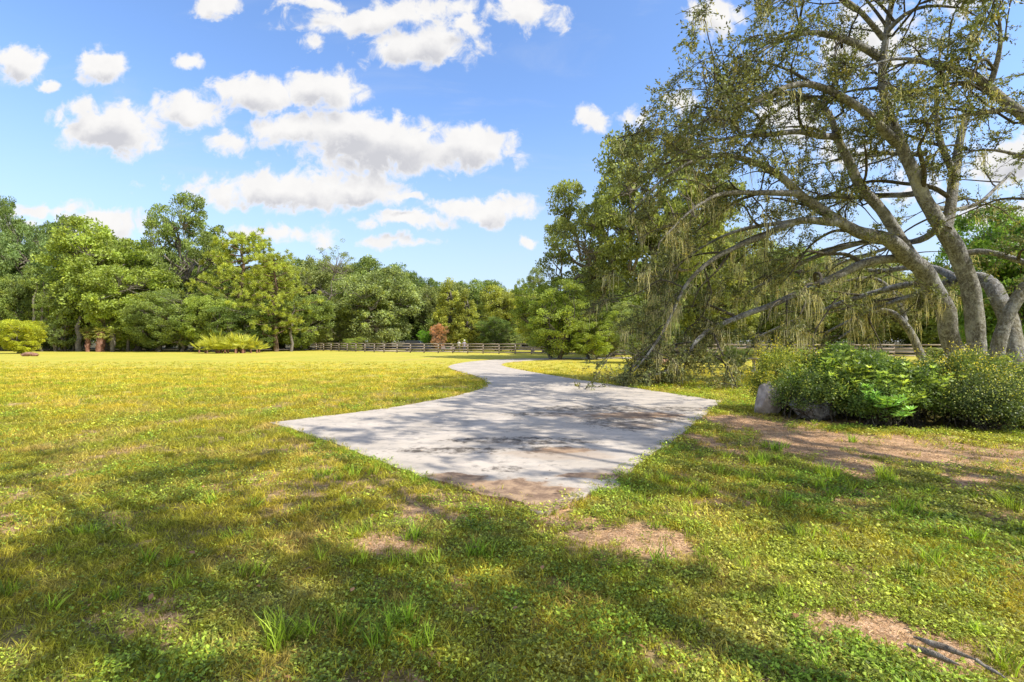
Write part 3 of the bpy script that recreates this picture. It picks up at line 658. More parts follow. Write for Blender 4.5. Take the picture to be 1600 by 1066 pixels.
# ------------------------------------------------------------ the mossy oaks: limbs traced in plan and height
def resample(p, r, step):
    seg = np.r_[0, np.cumsum(np.linalg.norm(np.diff(p, axis=0), axis=1))]; n = max(3, int(seg[-1] / step)); t = np.linspace(0, seg[-1], n)
    # Catmull-like smoothing through dense linear + box filter
    q_ = np.stack([np.interp(t, seg, p[:, k]) for k in range(3)], 1); rr = np.interp(t, seg, r)
    for _ in range(6): q_[1:-1] = (q_[:-2] + q_[1:-1] * 2 + q_[2:]) / 4
    return q_, rr
class Oak:
    def __init__(s, seed, leafsize=.095, lw=.5):
        s.rng = np.random.default_rng(seed); s.leaf = MB(); s.twig = MB(); s.moss = MB(); s.limbs = []; s.bias = 0; s.ls = leafsize; s.lw = lw
    def limb(s, pts, d0, d1, foliage=(.35, 1), dens=1.0, moss=.5, first=False, droop=.25, sub=1.0, dpow=1.0, med=.7):
        n = len(pts); P_ = []; R_ = []
        for i, (px, py, r) in enumerate(pts):
            d = d0 + (d1 - d0) * (i / (n - 1)) ** dpow; P_.append(PT(px, py, d)); R_.append(r / F * d)
        return s.limb3(np.array(P_), np.array(R_), foliage, dens, moss, droop, sub, med)
    def limb3(s, P_, R_, foliage, dens, moss, droop, sub=1.0, med=0):
        p, r = resample(P_, R_, .28); rng = s.rng
        jt = rng.normal(size=(len(p), 3)) * r[:, None] * .25; jt[0] = 0
        for _ in range(3): jt[1:-1] = (jt[:-2] + jt[1:-1] + jt[2:]) / 3
        p += jt; r = r * (.74 if r.max() > .25 else .86)
        mb = MB(); mb.tube(p, r, 14 if r.max() > .12 else 8, .5, rng, .045); s.limbs.append((mb, r.max()))
        L = len(p); tan = np.gradient(p, axis=0); tan /= np.linalg.norm(tan, axis=1)[:, None]
        for i in range(int(L * foliage[0]), int(L * foliage[1])):
            if rng.random() < .09 * dens:
                b = tan[i] * rng.uniform(.1, .9) + rng.normal(size=3) * np.array([.7, .7, .5]); b[2] += .25 - droop * .4; b /= np.linalg.norm(b); l3 = rng.uniform(1.4, 3.4) * sub
                e_ = p[i] + b * l3; e_[2] -= droop * l3 * .5; bp = curve(p[i], e_, rng, 7, .06, .08); s.twig.tube(bp, min(.05, r[i] * .6) * np.linspace(1, .3, 7), 5)
                for k3 in range(2, 7): s.spray(bp[k3], bp[k3] - bp[k3 - 1], rng.uniform(.7, 1.5) * sub, .02, droop, moss)
            if rng.random() < .33 * dens: s.spray(p[i], tan[i], rng.uniform(1.0, 2.6) * sub, min(.035, r[i] * .6), droop, moss)
            if rng.random() < moss * .55: s.hang(p[i] - [0, 0, r[i]], rng.integers(3, 8), rng.uniform(.3, 1.3))
        if med:
            for i in range(int(L * max(.25, foliage[0] * .8)), L - 2, max(3, int(5 / med))):
                b = tan[i] * rng.uniform(.2, .8) + rng.normal(size=3) * np.array([.4, .6, .38]) + np.array([s.bias, 0, 0]); b[2] += .12 - droop * .5; b /= np.linalg.norm(b); l3 = rng.uniform(2.6, 5.2) * min(1, 1.2 - .7 * i / L)
                e_ = p[i] + b * l3; e_[2] -= droop * l3 * .45; bp, br = resample(curve(p[i], e_, rng, 8, .05, .16), min(.085, r[i] * .6, l3 * .021) * np.linspace(1, .25, 8), .3); s.twig.tube(bp, br, 6, .5, rng, .05)
                for k3 in range(3, len(bp)):
                    if k3 > len(bp) * .45 and rng.random() < .21: s.spray(bp[k3], (bp[k3] - bp[k3 - 1]) / .3, rng.uniform(.6, 1.5), .018, droop, moss * .8)
        s.spray(p[-1], tan[-1], 1.6 * sub, min(.03, r[-1]), droop, moss); return p
    def spray(s, st_, tan, L, r, droop, moss):
        rng = s.rng
        d = tan * rng.uniform(.2, .9) + rng.normal(size=3) * np.array([.6, .6, .5]); d[2] += .12; d /= np.linalg.norm(d)
        n = 8; pts = [np.array(st_)]
        for k in range(n):
            d = d + rng.normal(size=3) * .17; d[2] -= droop * .32; d /= np.linalg.norm(d); pts.append(pts[-1] + d * L / n)
        pts = np.array(pts); s.twig.tube(pts, r * np.linspace(1, .25, n + 1), 4)
        for k in range(2, n + 1):
            for _ in range(2):
                e = (pts[k] - pts[k - 1]) / (L / n) * .5 + rng.normal(size=3) * .75; e[2] += .1; e /= np.linalg.norm(e); l2 = rng.uniform(.25, .75)
                a = pts[k]; b = a + e * l2 * .5; e2 = e + rng.normal(size=3) * .3; e2[2] -= droop * .3; c_ = b + e2 / np.linalg.norm(e2) * l2 * .5
                s.twig.tube(np.array([a, b, c_]), [r * .35, r * .28, r * .15], 3)
                N = rng.integers(12, 24); t = rng.uniform(.25, 1.05, N)[:, None]
                q_ = np.where(t < .5, a + (b - a) * t * 2, b + (c_ - b) * (t - .5) * 2)
                D = e + rng.normal(size=(N, 3)) * .9
                s.leaf.leaves(q_ + rng.normal(size=(N, 3)) * .035, D, s.ls * rng.uniform(.7, 1.3, N), s.ls * s.lw, rng, np.clip(rng.uniform(0, .9, N) + rng.uniform(-.15, .15), 0, 1))
            if rng.random() < moss * .5: s.hang(pts[k], rng.integers(3, 7), rng.uniform(.3, 1.1) * (1.3 if droop > .35 else .55))
    def hang(s, p, n, L):
        rng = s.rng
        for _ in range(int(n * 2.2)):
            a = np.array(p) + rng.normal(size=3) * np.array([.09, .09, .03]); l = L * rng.uniform(.2, 1.0) ** 1.2; k = 5
            w = rng.uniform(.005, .014); ang = rng.uniform(0, 3.14); sd = np.array([math.cos(ang), math.sin(ang), 0])
            z = np.linspace(0, 1, k + 1); pp = a + np.stack([np.cumsum(rng.normal(size=k + 1)) * .026, np.cumsum(rng.normal(size=k + 1)) * .026, -z * l], 1)
            ww = (w * np.array([.6, 1, 1, .8, .6, .12]))[:, None]
            V = np.stack([pp - sd * ww, pp + sd * ww], 1).reshape(-1, 3); i = np.arange(k) * 2
            s.moss.add(V, np.stack([i, i + 1, i + 3, i + 2], 1), rng.uniform(.2, .9))
    def build(s, name, label, base, leafcol=(.215, .245, .10), mosscol=(.56, .53, .36)):
        r = thing(name, label, 'tree', base); off = tuple(-b for b in base)
        for k, (mb, rm) in enumerate(s.limbs): link('trunk' if k == 0 else 'limb', mb.mesh('oak_limb', M['bark_oak'], True), r, off)
        link('twigs', s.twig.mesh('oak_twigs', M['twig'], True), r, off)
        link('crown', s.leaf.mesh('oak_leaves', M['leaf_oak']), r, off, color=leafcol)
        if s.moss.n: link('hanging_moss', s.moss.mesh('oak_moss', M['moss']), r, off, color=mosscol)
        return r
# leaning trunk with the long low limbs
A = Oak(1); A.bias = -.75
A.limb([(1505, 592, 21), (1492, 545, 17), (1470, 480, 17), (1450, 432, 17), (1428, 405, 16), (1405, 385, 15), (1385, 370, 14), (1340, 362, 12), (1305, 345, 10), (1280, 325, 10), (1250, 305, 9), (1235, 285, 8), (1205, 265, 7), (1170, 247, 6), (1140, 243, 5.5), (1105, 240, 5), (1060, 262, 3.5), (1020, 292, 2.5), (985, 335, 1.5)], 20.3, 15.5, (.45, 1), 1.0, .35)
A.limb([(1428, 405, 12), (1395, 356, 11), (1365, 315, 10), (1345, 290, 10), (1330, 260, 9), (1315, 235, 8), (1303, 212, 7), (1306, 190, 6), (1300, 172, 6), (1270, 155, 5), (1230, 140, 5), (1180, 160, 3.5), (1120, 188, 2.5), (1070, 222, 1.5)], 19.4, 17.5, (.35, 1), 1.0, .3)
A.limb([(1303, 212, 6), (1285, 216, 5.5), (1260, 205, 5), (1230, 206, 4.5), (1200, 213, 4), (1160, 212, 3), (1110, 222, 2.5), (1060, 240, 1.5)], 18.6, 16, (.2, 1), .9, .3)
A.limb([(1440, 425, 12), (1425, 402, 11), (1400, 404, 9.5), (1370, 406, 9), (1340, 412, 9), (1310, 430, 8), (1270, 450, 7), (1240, 460, 6.5), (1200, 478, 6), (1165, 493, 6), (1130, 503, 5.5), (1100, 518, 5), (1082, 536, 4), (1072, 560, 2.5), (1066, 584, 1.5)], 19.8, 17.6, (.3, 1), .7, .9, droop=.5)
A.limb([(1310, 347, 8), (1285, 346, 7), (1260, 341, 6), (1240, 345, 6), (1200, 365, 5.5), (1150, 386, 4.5), (1115, 402, 4), (1082, 430, 3.5), (1062, 455, 3), (1055, 480, 2.5), (1035, 525, 2.5), (1010, 558, 1.8), (985, 586, 1)], 17.8, 17.2, (.3, 1), .9, .9, droop=.55)
A.limb([(1245, 302, 6), (1190, 303, 5), (1140, 300, 4), (1118, 302, 3), (1070, 335, 2), (1030, 380, 1.5)], 17, 15, (.2, 1), .9, .7, droop=.45)
A.limb([(1258, 342, 4), (1220, 350, 4), (1170, 354, 3.5), (1130, 368, 2.5), (1080, 395, 1.6), (1035, 440, 1)], 17.4, 19.5, (.1, 1), .9, .9, droop=.55)
A.limb([(1385, 372, 7), (1360, 375, 5), (1320, 385, 4.5), (1270, 400, 4), (1220, 430, 3), (1170, 455, 2)], 18.9, 22, (.2, 1), .9, .9, droop=.5)
A.limb([(1075, 560, 2.5), (1060, 575, 2.2), (1040, 582, 1.8), (1010, 590, 1)], 17.7, 17.2, (.1, 1), .8, .2, droop=.3, sub=.5)
A.limb([(1072, 548, 3), (1062, 566, 2.5), (1052, 585, 1.5)], 18, 17.8, (0, 1), 3.2, .1, droop=.5, sub=.5, med=0)
A.limb([(1000, 560, 2.2), (990, 575, 1.8), (975, 590, 1)], 17.4, 17.2, (0, 1), 4, .1, droop=.5, sub=.55, med=0)
A.limb([(1035, 530, 2.2), (1020, 560, 1.8), (1012, 585, 1)], 17.6, 17.6, (0, 1), 3.5, .2, droop=.5, sub=.55, med=0)
A.build('live_oak', 'leaning grey oak trunk with long arching limbs that droop to the lawn at left', G(1500, 595)[:2] + (0,))
# upright forked trunk
B = Oak(2); B.bias = -.6
B.limb([(1530, 612, 20), (1528, 560, 16), (1522, 480, 16), (1514, 430, 16), (1500, 400, 16), (1485, 375, 16), (1470, 350, 14), (1450, 320, 13), (1435, 285, 12), (1420, 255, 11), (1402, 225, 11), (1395, 195, 9), (1385, 165, 8), (1375, 130, 7.5), (1378, 95, 7), (1385, 60, 6), (1390, 20, 5.5), (1400, -30, 4), (1420, -90, 3)], 18, 16.5, (.6, 1), 1.0, .5)
B.limb([(1402, 224, 9), (1385, 207, 8), (1360, 182, 7), (1330, 160, 7), (1290, 138, 6), (1255, 125, 5.5), (1220, 140, 4.5), (1180, 155, 3.5), (1140, 166, 2.5), (1100, 190, 2), (1050, 225, 1.3)], 17.2, 13.5, (.3, 1), 1.0, .2)
B.limb([(1476, 358, 12), (1484, 325, 10), (1491, 290, 9.5), (1495, 250, 8), (1501, 215, 7), (1515, 163, 5)], 17.4, 18.2, (.3, .8), .25, 1.2)
B.limb([(1492, 275, 5.5), (1480, 247, 5.5), (1465, 225, 5), (1462, 190, 4), (1463, 150, 3.5), (1466, 110, 2), (1470, 70, 1.5)], 17.6, 18, (.3, 1), .8, .7)
B.limb([(1377, 92, 7), (1350, 72, 6.5), (1320, 60, 6), (1290, 50, 5), (1250, 50, 4), (1200, 72, 2.5), (1150, 105, 1.5), (1110, 140, 1)], 17, 14.5, (.2, 1), 1.0, .25)
B.limb([(1380, 60, 5), (1350, 20, 4), (1310, -10, 3), (1260, -20, 2), (1200, 10, 1.2)], 16.8, 14, (.2, 1), 1.0, .2)
B.limb([(1385, 50, 5), (1400, 20, 4), (1440, 0, 3), (1490, 10, 2)], 16.7, 15.5, (.2, 1), .9, .3)
B.limb([(1500, 398, 6), (1522, 383, 5.5), (1555, 392, 5), (1590, 408, 5), (1640, 425, 4), (1700, 420, 3)], 17.8, 16, (.6, 1), .4, .6)
B.limb([(1470, 352, 6), (1440, 380, 6), (1405, 378, 4), (1380, 392, 3), (1340, 400, 2.5), (1290, 420, 2)], 18, 23, (.3, 1), .8, .9, droop=.4)
B.limb([(1440, 300, 6), (1415, 308, 5), (1380, 300, 4.5), (1350, 312, 4), (1310, 305, 3), (1260, 315, 2)], 17.8, 21.5, (.2, 1), 1.0, .6)
B.limb([(1448, 240, 5), (1420, 245, 4), (1380, 235, 3.5), (1340, 240, 3), (1290, 255, 2)], 18.4, 20.5, (.2, 1), 1.0, .4)
B.limb([(1450, 318, 5), (1480, 330, 4), (1530, 320, 3.5), (1560, 290, 2.5), (1580, 270, 2)], 18.2, 21, (.3, 1), .8, .5)
B.build('live_oak', 'upright forked oak with speckled grey bark and a broken mossy stub, rising above the hedge', G(1530, 615)[:2] + (0,))
# right group
D_ = Oak(3); D_.bias = -.5
D_.limb([(1592, 600, 20), (1584, 560, 17), (1578, 510, 17), (1566, 460, 15), (1540, 428, 13), (1500, 436, 11), (1460, 444, 8.5), (1400, 446, 6.5), (1330, 468, 5), (1250, 497, 3.5), (1180, 528, 2)], 18.2, 26, (.45, 1), .8, .9, droop=.5, dpow=1.6)
D_.limb([(1548, 600, 11), (1552, 570, 11), (1562, 530, 11), (1576, 492, 10), (1590, 462, 10), (1625, 420, 9), (1670, 340, 9), (1665, 260, 9), (1625, 205, 8.5), (1598, 182, 9), (1567, 160, 8), (1545, 130, 7), (1520, 110, 6.5), (1480, 105, 5.5), (1450, 98, 5), (1420, 88, 3), (1385, 92, 2), (1340, 110, 1.2)], 16.6, 15.2, (.5, 1), .8, .5)
D_.limb([(1548, 130, 5), (1560, 90, 4), (1570, 60, 3), (1560, 20, 2)], 15.4, 14.6, (.1, 1), 1.0, .3)
D_.limb([(1580, 170, 5), (1540, 175, 4), (1500, 178, 3), (1460, 195, 2.5), (1420, 190, 2)], 15.6, 17.5, (.1, 1), .8, .5)
D_.limb([(1665, 260, 6), (1620, 250, 5), (1580, 240, 3), (1540, 225, 2), (1500, 240, 1.2)], 15.5, 16.5, (.1, 1), .8, .5)
D_.limb([(1500, 438, 7), (1470, 420, 6), (1430, 415, 5), (1380, 425, 4), (1320, 420, 3), (1260, 440, 2)], 20.5, 27, (.2, 1), .9, .9, droop=.5)
D_.limb([(1480, 440, 6), (1440, 460, 5), (1400, 470, 4), (1350, 490, 3), (1290, 520, 2)], 21, 24, (.2, 1), .9, .9, droop=.5)
D_.build('live_oak', 'gnarled many-stemmed oak cut by the right edge of the photo', G(1590, 602)[:2] + (0,))
E = Oak(4)
E.limb([(1447, 575, 9), (1438, 555, 8), (1424, 525, 7), (1414, 503, 6.5), (1400, 488, 6), (1382, 478, 5), (1364, 484, 4), (1345, 505, 3), (1310, 530, 2)], 23, 24, (.5, 1), .8, .9, droop=.4)
E.limb([(1420, 515, 4), (1400, 460, 3.5), (1370, 430, 3), (1320, 440, 2)], 23.5, 26, (.2, 1), .9, .9)
E.build('live_oak', 'small crooked oak with a bent grey trunk behind the hedge', G(1450, 585)[:2] + (0,))

# oaks standing right of and behind the camera; their crowns shade the foreground
def shade_oak(seed, base, limbs, label, dn=.7):
    o = Oak(seed, .12, .55); b = np.array(base, float)
    o.limb3(np.array([b + [0, 0, -.1], b + [.1, 0, 2], b + [-.2, .2, 4.5]]), np.array([.5, .42, .36]), (1, 1), 0, 0, .2)
    for x, y, z in limbs:
        e = np.array([x, y, z], float); s0 = b + [-.2, .2, 4.3]; m1 = s0 * .55 + e * .45 + [0, 0, 1.0]
        o.limb3(np.array([s0, s0 * .8 + m1 * .2 + [0, 0, .3], m1, m1 * .5 + e * .5 + [0, 0, .3], e]), np.array([.22, .18, .13, .08, .03]), (.5, 1), dn, .3, .25, 1.15)
    return o.build('live_oak', label, tuple(base))
shade_oak(11, (9.5, -3.5, 0), [(2, -.5, 9), (3.5, 1.5, 9.5), (5.5, 3, 9.5), (1.5, 2.2, 8.2), (4, -3, 9), (6.5, .5, 11), (3.6, .2, 11)], 'mossy oak right of and behind the camera whose crown shades the near lawn', .6)
shade_oak(12, (13, -1, 0), [(8, 6.5, 9.2), (9, 8, 10.5), (10.5, 9.5, 11.5), (7.5, 4.8, 8.6), (11.5, 6.5, 12), (12, 9.5, 12), (10, 6, 12), (8.5, 3.2, 9.5)], 'mossy oak beyond the right edge whose crown shades the concrete pad', .85)

# ------------------------------------------------------------ shrubs of the island bed
def shrub(seed, cx, cy, rx, ry, h, n, leaf, asp, col, label, name='shrub', stems=14, shoots=0, shootleaf=.13, shootcol=(.2, .32, .04), newcol=None, clump=.16):
    rng = np.random.default_rng(seed); lf = MB(); w = MB(); nw = MB()
    K = int(n / 55); d = rng.normal(size=(K, 3)); d[:, 2] = np.abs(d[:, 2]) * .9 - .25; d /= np.linalg.norm(d, axis=1)[:, None]
    s_ = rng.uniform(.35, 1, K) ** .4 * (1 + .22 * np.sin(d[:, 0] * 7 + seed) * np.cos(d[:, 1] * 6)); cen = d * s_[:, None] * np.array([rx, ry, h * .62]) + np.array([0, 0, h * .42]); cen = cen[cen[:, 2] > .06]
    rad = np.full(len(cen), clump) * rng.uniform(.6, 1.5, len(cen))
    clump_leaves(lf, cen, rad, 55, leaf, rng, .3, .9, asp)
    for i in range(stems * 3):
        c_ = cen[rng.integers(len(cen))]; a = np.array([rng.normal() * rx * .3, rng.normal() * ry * .3, -.05]); w.tube(curve(a, c_, rng, 6, .06, .05), np.linspace(.016, .005, 6), 4)
    if newcol:
        up_ = cen[rng.random(len(cen)) < .5]
        for c_ in up_:
            e = (c_ - [0, 0, h * .3]); e /= np.linalg.norm(e); N = 14
            nw.leaves(c_ + e * clump + rng.normal(size=(N, 3)) * clump * .5, e + rng.normal(size=(N, 3)) * .6, leaf * rng.uniform(.5, 1.0, N), leaf * asp * .8, rng)
    sh = MB()
    for i in range(shoots):     # leafy upright shoots with long leaves in whorls
        a = rng.uniform(0, 6.28); rr = rng.uniform(0, 1) ** .6; b = np.array([math.cos(a) * rx * rr, math.sin(a) * ry * rr, h * rng.uniform(.15, .75) * (1 - .25 * rr)])
        tipz = h * rng.uniform(.55, 1.12) * (1 - .3 * rr); e = b + np.array([math.cos(a) * .2 + rng.normal() * .12, math.sin(a) * .2 + rng.normal() * .12, max(.25, tipz - b[2])])
        cv = curve(b, e, rng, 7, .03); w.tube(cv, np.linspace(.009, .004, 7), 4)
        for k in range(2, 7):
            N = 7 if k < 6 else 11; an = rng.uniform(0, 6.28) + np.arange(N) * 6.28 / N
            D = np.stack([np.cos(an), np.sin(an), rng.uniform(.0, .6, N) + (.5 if k == 6 else 0)], 1); l = shootleaf * rng.uniform(.7, 1.2, N) * (1 if k < 6 else .7)
            sh.leaves(np.repeat(cv[k][None], N, 0), D, l, l * .3, rng, np.clip(rng.uniform(.3, 1, N), 0, 1), -.08)
    r = thing(name, label, 'shrub', (cx, cy, 0)); link('stems', w.mesh('shrub_stems', M['twig'], True), r); link('foliage', lf.mesh('shrub_leaves', M['leaf_shrub']), r, color=col)
    if newcol: link('new_growth', nw.mesh('shrub_new', M['leaf_shrub']), r, color=newcol)
    if shoots: link('leafy_shoots', sh.mesh('shrub_shoots', M['leaf_shrub']), r, color=shootcol)
    return r
DK = (.11, .17, .04)
shrub(1, 6.1, 10.9, .62, .6, 1.42, 9000, .05, .5, (.22, .26, .05), 'yellow tipped small-leaved shrub growing over the boulder', newcol=(.55, .5, .06))
shrub(2, 6.35, 10.0, .75, .6, .95, 9000, .05, .5, (.10, .15, .04), 'dark small-leaved shrub spilling to the right of the boulder', newcol=(.3, .35, .09))
shrub(3, 7.15, 10.3, .85, .8, 1.45, 12000, .07, .42, DK, 'tall lush shrub with long pointed leaves, highest in the middle of the bed', shoots=95, shootcol=(.36, .45, .10))
shrub(4, 7.75, 9.5, .8, .65, 1.1, 12000, .065, .42, DK, 'lush long-leaved shrub in front of the tallest one', shoots=75, shootcol=(.32, .42, .10))
shrub(5, 8.6, 10.6, .9, .8, 1.2, 12000, .065, .42, (.14, .21, .05), 'long-leaved shrub behind the dark clipped one', shoots=75, shootcol=(.40, .46, .10))
shrub(6, 7.0, 9.15, .45, .35, .75, 5000, .06, .42, DK, 'low dark shrub at the front edge below the lush ones', shoots=16, shootleaf=.15, shootcol=(.22, .38, .09))
shrub(7, 9.1, 9.7, .85, .7, 1.3, 14000, .045, .55, (.12, .16, .04), 'yellow-tipped round shrub below the forked oak trunk', newcol=(.5, .43, .06))
shrub(8, 8.75, 8.95, .75, .6, .82, 13000, .042, .55, (.07, .10, .035), 'very dark glossy small-leaved shrub at the front of the bed', newcol=(.36, .40, .14))
shrub(9, 10.1, 9.3, .9, .7, .95, 14000, .045, .55, (.10, .14, .045), 'dark shrub with pale new leaves at the right edge', newcol=(.42, .46, .14))
shrub(10, 10.6, 10.8, 1.0, .8, 1.2, 12000, .05, .55, (.14, .19, .05), 'green shrub at the right edge behind the pale-tipped one', newcol=(.46, .48, .09))
shrub(12, 9.5, 8.75, .6, .35, .45, 5000, .04, .55, (.12, .17, .05), 'small low shrub spreading onto the mulch', newcol=(.4, .46, .09))

# boulder beside the driveway
def rock(seed, sx, sy, sz, lean):
    rng = np.random.default_rng(seed); bm = bmesh.new(); bmesh.ops.create_icosphere(bm, subdivisions=4, radius=1)
    pl = [(rng.normal(size=3), rng.uniform(.72, .9)) for _ in range(16)]
    for v in bm.verts:
        p = np.array(v.co)
        for n_, k in pl:
            n_ = n_ / np.linalg.norm(n_); d = p @ n_ - k
            if d > 0: p = p - n_ * d * .9
        p += (vnoise(p[0] * 3 + p[2], p[1] * 3 + 7, 1, 4) - .5) * .16
        p = p * np.array([sx, sy, sz]); p[0] += p[2] * lean; v.co = p
    for f in bm.faces: f.smooth = True
    me = bpy.data.meshes.new('rock'); bm.to_mesh(me); bm.free(); return me
m_, q = mat('stone'); geo = q.n('ShaderNodeNewGeometry'); Pp = geo.outputs['Position']
n1 = q.noise(Pp, 5, 6, .65); n2 = q.noise(Pp, 40, 4, .7)
c = q.mix(q.ramp(n1, .35, .65), rgb(.25, .21, .185), rgb(.46, .405, .37)); c = q.mix(q.m('MULTIPLY', q.ramp(n2, .5, .7), .4), c, rgb(.14, .125, .11))
finish(q, c, .9, .2, q.m('ADD', n1, q.m('MULTIPLY', n2, .4)), .7, .03); M['stone'] = m_
me = rock(5, .34, .32, .44, .30); me.materials.append(m_)
x, y, _ = G(1200, 646)
tag(link('boulder', me, None, (x + .02, y, .30), .3), 'grey-mauve boulder leaning beside the driveway corner, shrub growing over it', 'boulder')
me = rock(8, .42, .3, .3, -.3); me.materials.append(M['bark_oak'])
tag(link('log_stump', me, None, (6.25, 10.0, .16), -.4), 'mossy brown lump of old wood half hidden right of the boulder', 'stump')

# bird bath
def lathe(prof, n=20):
    mb = MB(); pr = np.array(prof); ang = np.linspace(0, 2 * np.pi, n, endpoint=False)
    V = np.stack([pr[:, None, 0] * np.cos(ang), pr[:, None, 0] * np.sin(ang), np.repeat(pr[:, 1:2], n, 1)], -1).reshape(-1, 3)
    i = np.arange(len(pr) - 1)[:, None] * n; j = np.arange(n)[None]; j2 = (j + 1) % n
    mb.add(V, np.stack([i + j, i + j2, i + n + j2, i + n + j], -1).reshape(-1, 4)); return mb
x, y, _ = G(1178, 582)
bb = thing('bird_bath', 'pale stone bird bath on the lawn behind the boulder shrubs', 'bird bath', (x, y, 0))
link('pedestal', lathe([(0.001, -.05), (.17, -.05), (.17, .03), (.12, .07), (.07, .15), (.06, .4), (.08, .55), (.13, .615), (0.001, .62)]).mesh('pedestal', M['stone'], True), bb)
link('bowl', lathe([(.001, .62), (.12, .62), (.28, .68), (.31, .73), (.29, .735), (.24, .69), (.001, .66)], 28).mesh('bowl', M['stone'], True), bb)
# logs
rng = np.random.default_rng(9)
mb = MB(); mb.tube(curve(np.array([-.42, 0, .17]), np.array([.42, .15, .15]), rng, 6, .02), [.001, .17, .18, .175, .16, .001], 12, .5, rng, .08)
x, y, _ = G(1038, 569); m_, q = mat('clay_bark'); geo = q.n('ShaderNodeNewGeometry'); finish(q, q.mix(q.noise(geo.outputs['Position'], 8, 5), rgb(.30, .15, .09), rgb(.55, .34, .25)), .9, .1)
tag(link('cut_log', mb.mesh('cut_log', m_, True), None, (x, y, 0)), 'short orange-tan cut log lying on the grass beyond the drooping branch tips', 'log')
mb = MB(); mb.tube(curve(np.array([-.9, 0, .16]), np.array([.9, .3, .14]), rng, 7, .03), [.001, .2, .24, .2, .22, .18, .001], 10, .5, rng, .12)
x, y, _ = G(44, 556.5)
tag(link('cut_log', mb.mesh('cut_log_far', M['bark_palm'], True), None, (x, y, 0)), 'reddish log lying at the lawn edge below the sapling at the far left', 'log')

# ------------------------------------------------------------ far car, cart and people behind the fence
def paint(name, col, rough=.35, metallic=0, spec=.5):
    m_, q = mat(name); geo = q.n('ShaderNodeNewGeometry'); n = q.noise(geo.outputs['Position'], 6, 3)
    finish(q, q.v('SCALE', rgb(*col)[:3], sc=q.m('MULTIPLY_ADD', n, .25, .88)), rough, spec, metallic=metallic); return m_
M['car'] = paint('car_paint', (.02, .025, .045), .25); M['glass'] = paint('car_glass', (.03, .035, .045), .08); M['tyre'] = paint('tyre', (.015, .015, .015), .8, 0, .1); M['rim'] = paint('rim', (.45, .45, .46), .3, .7)
def prism(prof, w, mat_, name, bev=.03):
    """side profile (x,z) extruded to width w along y, bevelled"""
    bm = bmesh.new(); vs = [bm.verts.new((x, -w / 2, z)) for x, z in prof]; f = bm.faces.new(vs)
    r = bmesh.ops.extrude_face_region(bm, geom=[f])
    for v in [e for e in r['geom'] if isinstance(e, bmesh.types.BMVert)]: v.co.y = w / 2
    bmesh.ops.recalc_face_normals(bm, faces=bm.faces[:])
    bmesh.ops.bevel(bm, geom=[e for e in bm.edges], offset=bev, segments=2, affect='EDGES', clamp_overlap=True)
    me = bpy.data.meshes.new(name); bm.to_mesh(me); bm.free(); me.materials.append(mat_); return me
def wheel(parent, x, y, r, w=.22):
    t_ = link('wheel', lathe([(r * .62, -w / 2), (r * .95, -w / 2), (r, -w * .3), (r, w * .3), (r * .95, w / 2), (r * .62, w / 2)], 24).mesh('tyre', M['tyre'], True), parent, (x, y, r)); t_.rotation_euler = (R(90), 0, 0)
    link('rim', lathe([(.001, -w * .36), (r * .25, -w * .42), (r * .6, -w * .34), (r * .63, w * .34), (r * .25, w * .42), (.001, w * .36)], 16).mesh('rim', M['rim'], True), t_)
car = thing('parked_car', 'dark blue car parked on the lane behind the fence', 'car', ((652 - 800) / F * 79, 79, 0), R(-12))
link('body', prism([(-2.25, .35), (-2.25, .95), (-2.05, 1.02), (1.0, 1.02), (2.1, .92), (2.28, .7), (2.28, .35)], 1.78, M['car'], 'car_body', .06), car)
link('cabin', prism([(-2.0, 1.03), (-1.75, 1.62), (-1.5, 1.70), (.2, 1.70), (.45, 1.62), (1.05, 1.03)], 1.55, M['car'], 'car_cabin', .05), car)
for yy in (-.79, .79):
    link('window', prism([(-1.78, 1.10), (-1.58, 1.55), (.3, 1.55), (.78, 1.10)], .03, M['glass'], 'car_window', .008), car, (0, yy, 0))
mb = MB(); V = np.array([[.50, -.68, 1.60], [.50, .68, 1.60], [1.03, .72, 1.06], [1.03, -.72, 1.06]]) + np.array([.03, 0, .02]); mb.add(np.concatenate([V, V - [.02, 0, .02]]), [[0, 1, 2, 3], [7, 6, 5, 4], [0, 4, 5, 1], [1, 5, 6, 2], [2, 6, 7, 3], [3, 7, 4, 0]])
link('windscreen', mb.mesh('windscreen', M['glass']), car)
for sx in (-1.4, 1.4):
    for sy in (-.82, .82): wheel(car, sx, sy, .34)
M['lamp'] = paint('lamp_glass', (.6, .6, .58), .15)
for sy in (-.65, .65): link('headlight', prism([(2.2, .68), (2.31, .68), (2.27, .82), (2.2, .82)], .34, M['lamp'], 'headlight', .01), car, (0, sy, 0))

cart = thing('utility_cart', 'low mauve-grey open cart standing behind the fence left of the two people', 'cart', ((700 - 800) / F * 70, 70, 0), R(8))
M['mauve'] = paint('mauve', (.26, .20, .23), .5); M['pinkish'] = paint('pinkish', (.50, .33, .30), .6); M['darkgreen'] = paint('cart_green', (.08, .14, .09), .5)
link('body', prism([(-1.0, .3), (-1.0, .75), (-.45, .78), (-.35, .5), (.25, .5), (.4, .85), (1.0, .78), (1.05, .3)], .95, M['mauve'], 'cart_body', .03), cart)
link('seat', prism([(-.8, .79), (-.8, .9), (-.35, .9), (-.35, .79)], .85, M['pinkish'], 'cart_seat', .03), cart)
link('backrest', prism([(-.95, .78), (-1.02, 1.18), (-.9, 1.18), (-.82, .92)], .85, M['pinkish'], 'cart_back', .03), cart)
link('floor_box', prism([(-.3, .51), (-.3, .62), (.2, .62), (.2, .51)], .8, M['darkgreen'], 'cart_box', .02), cart)
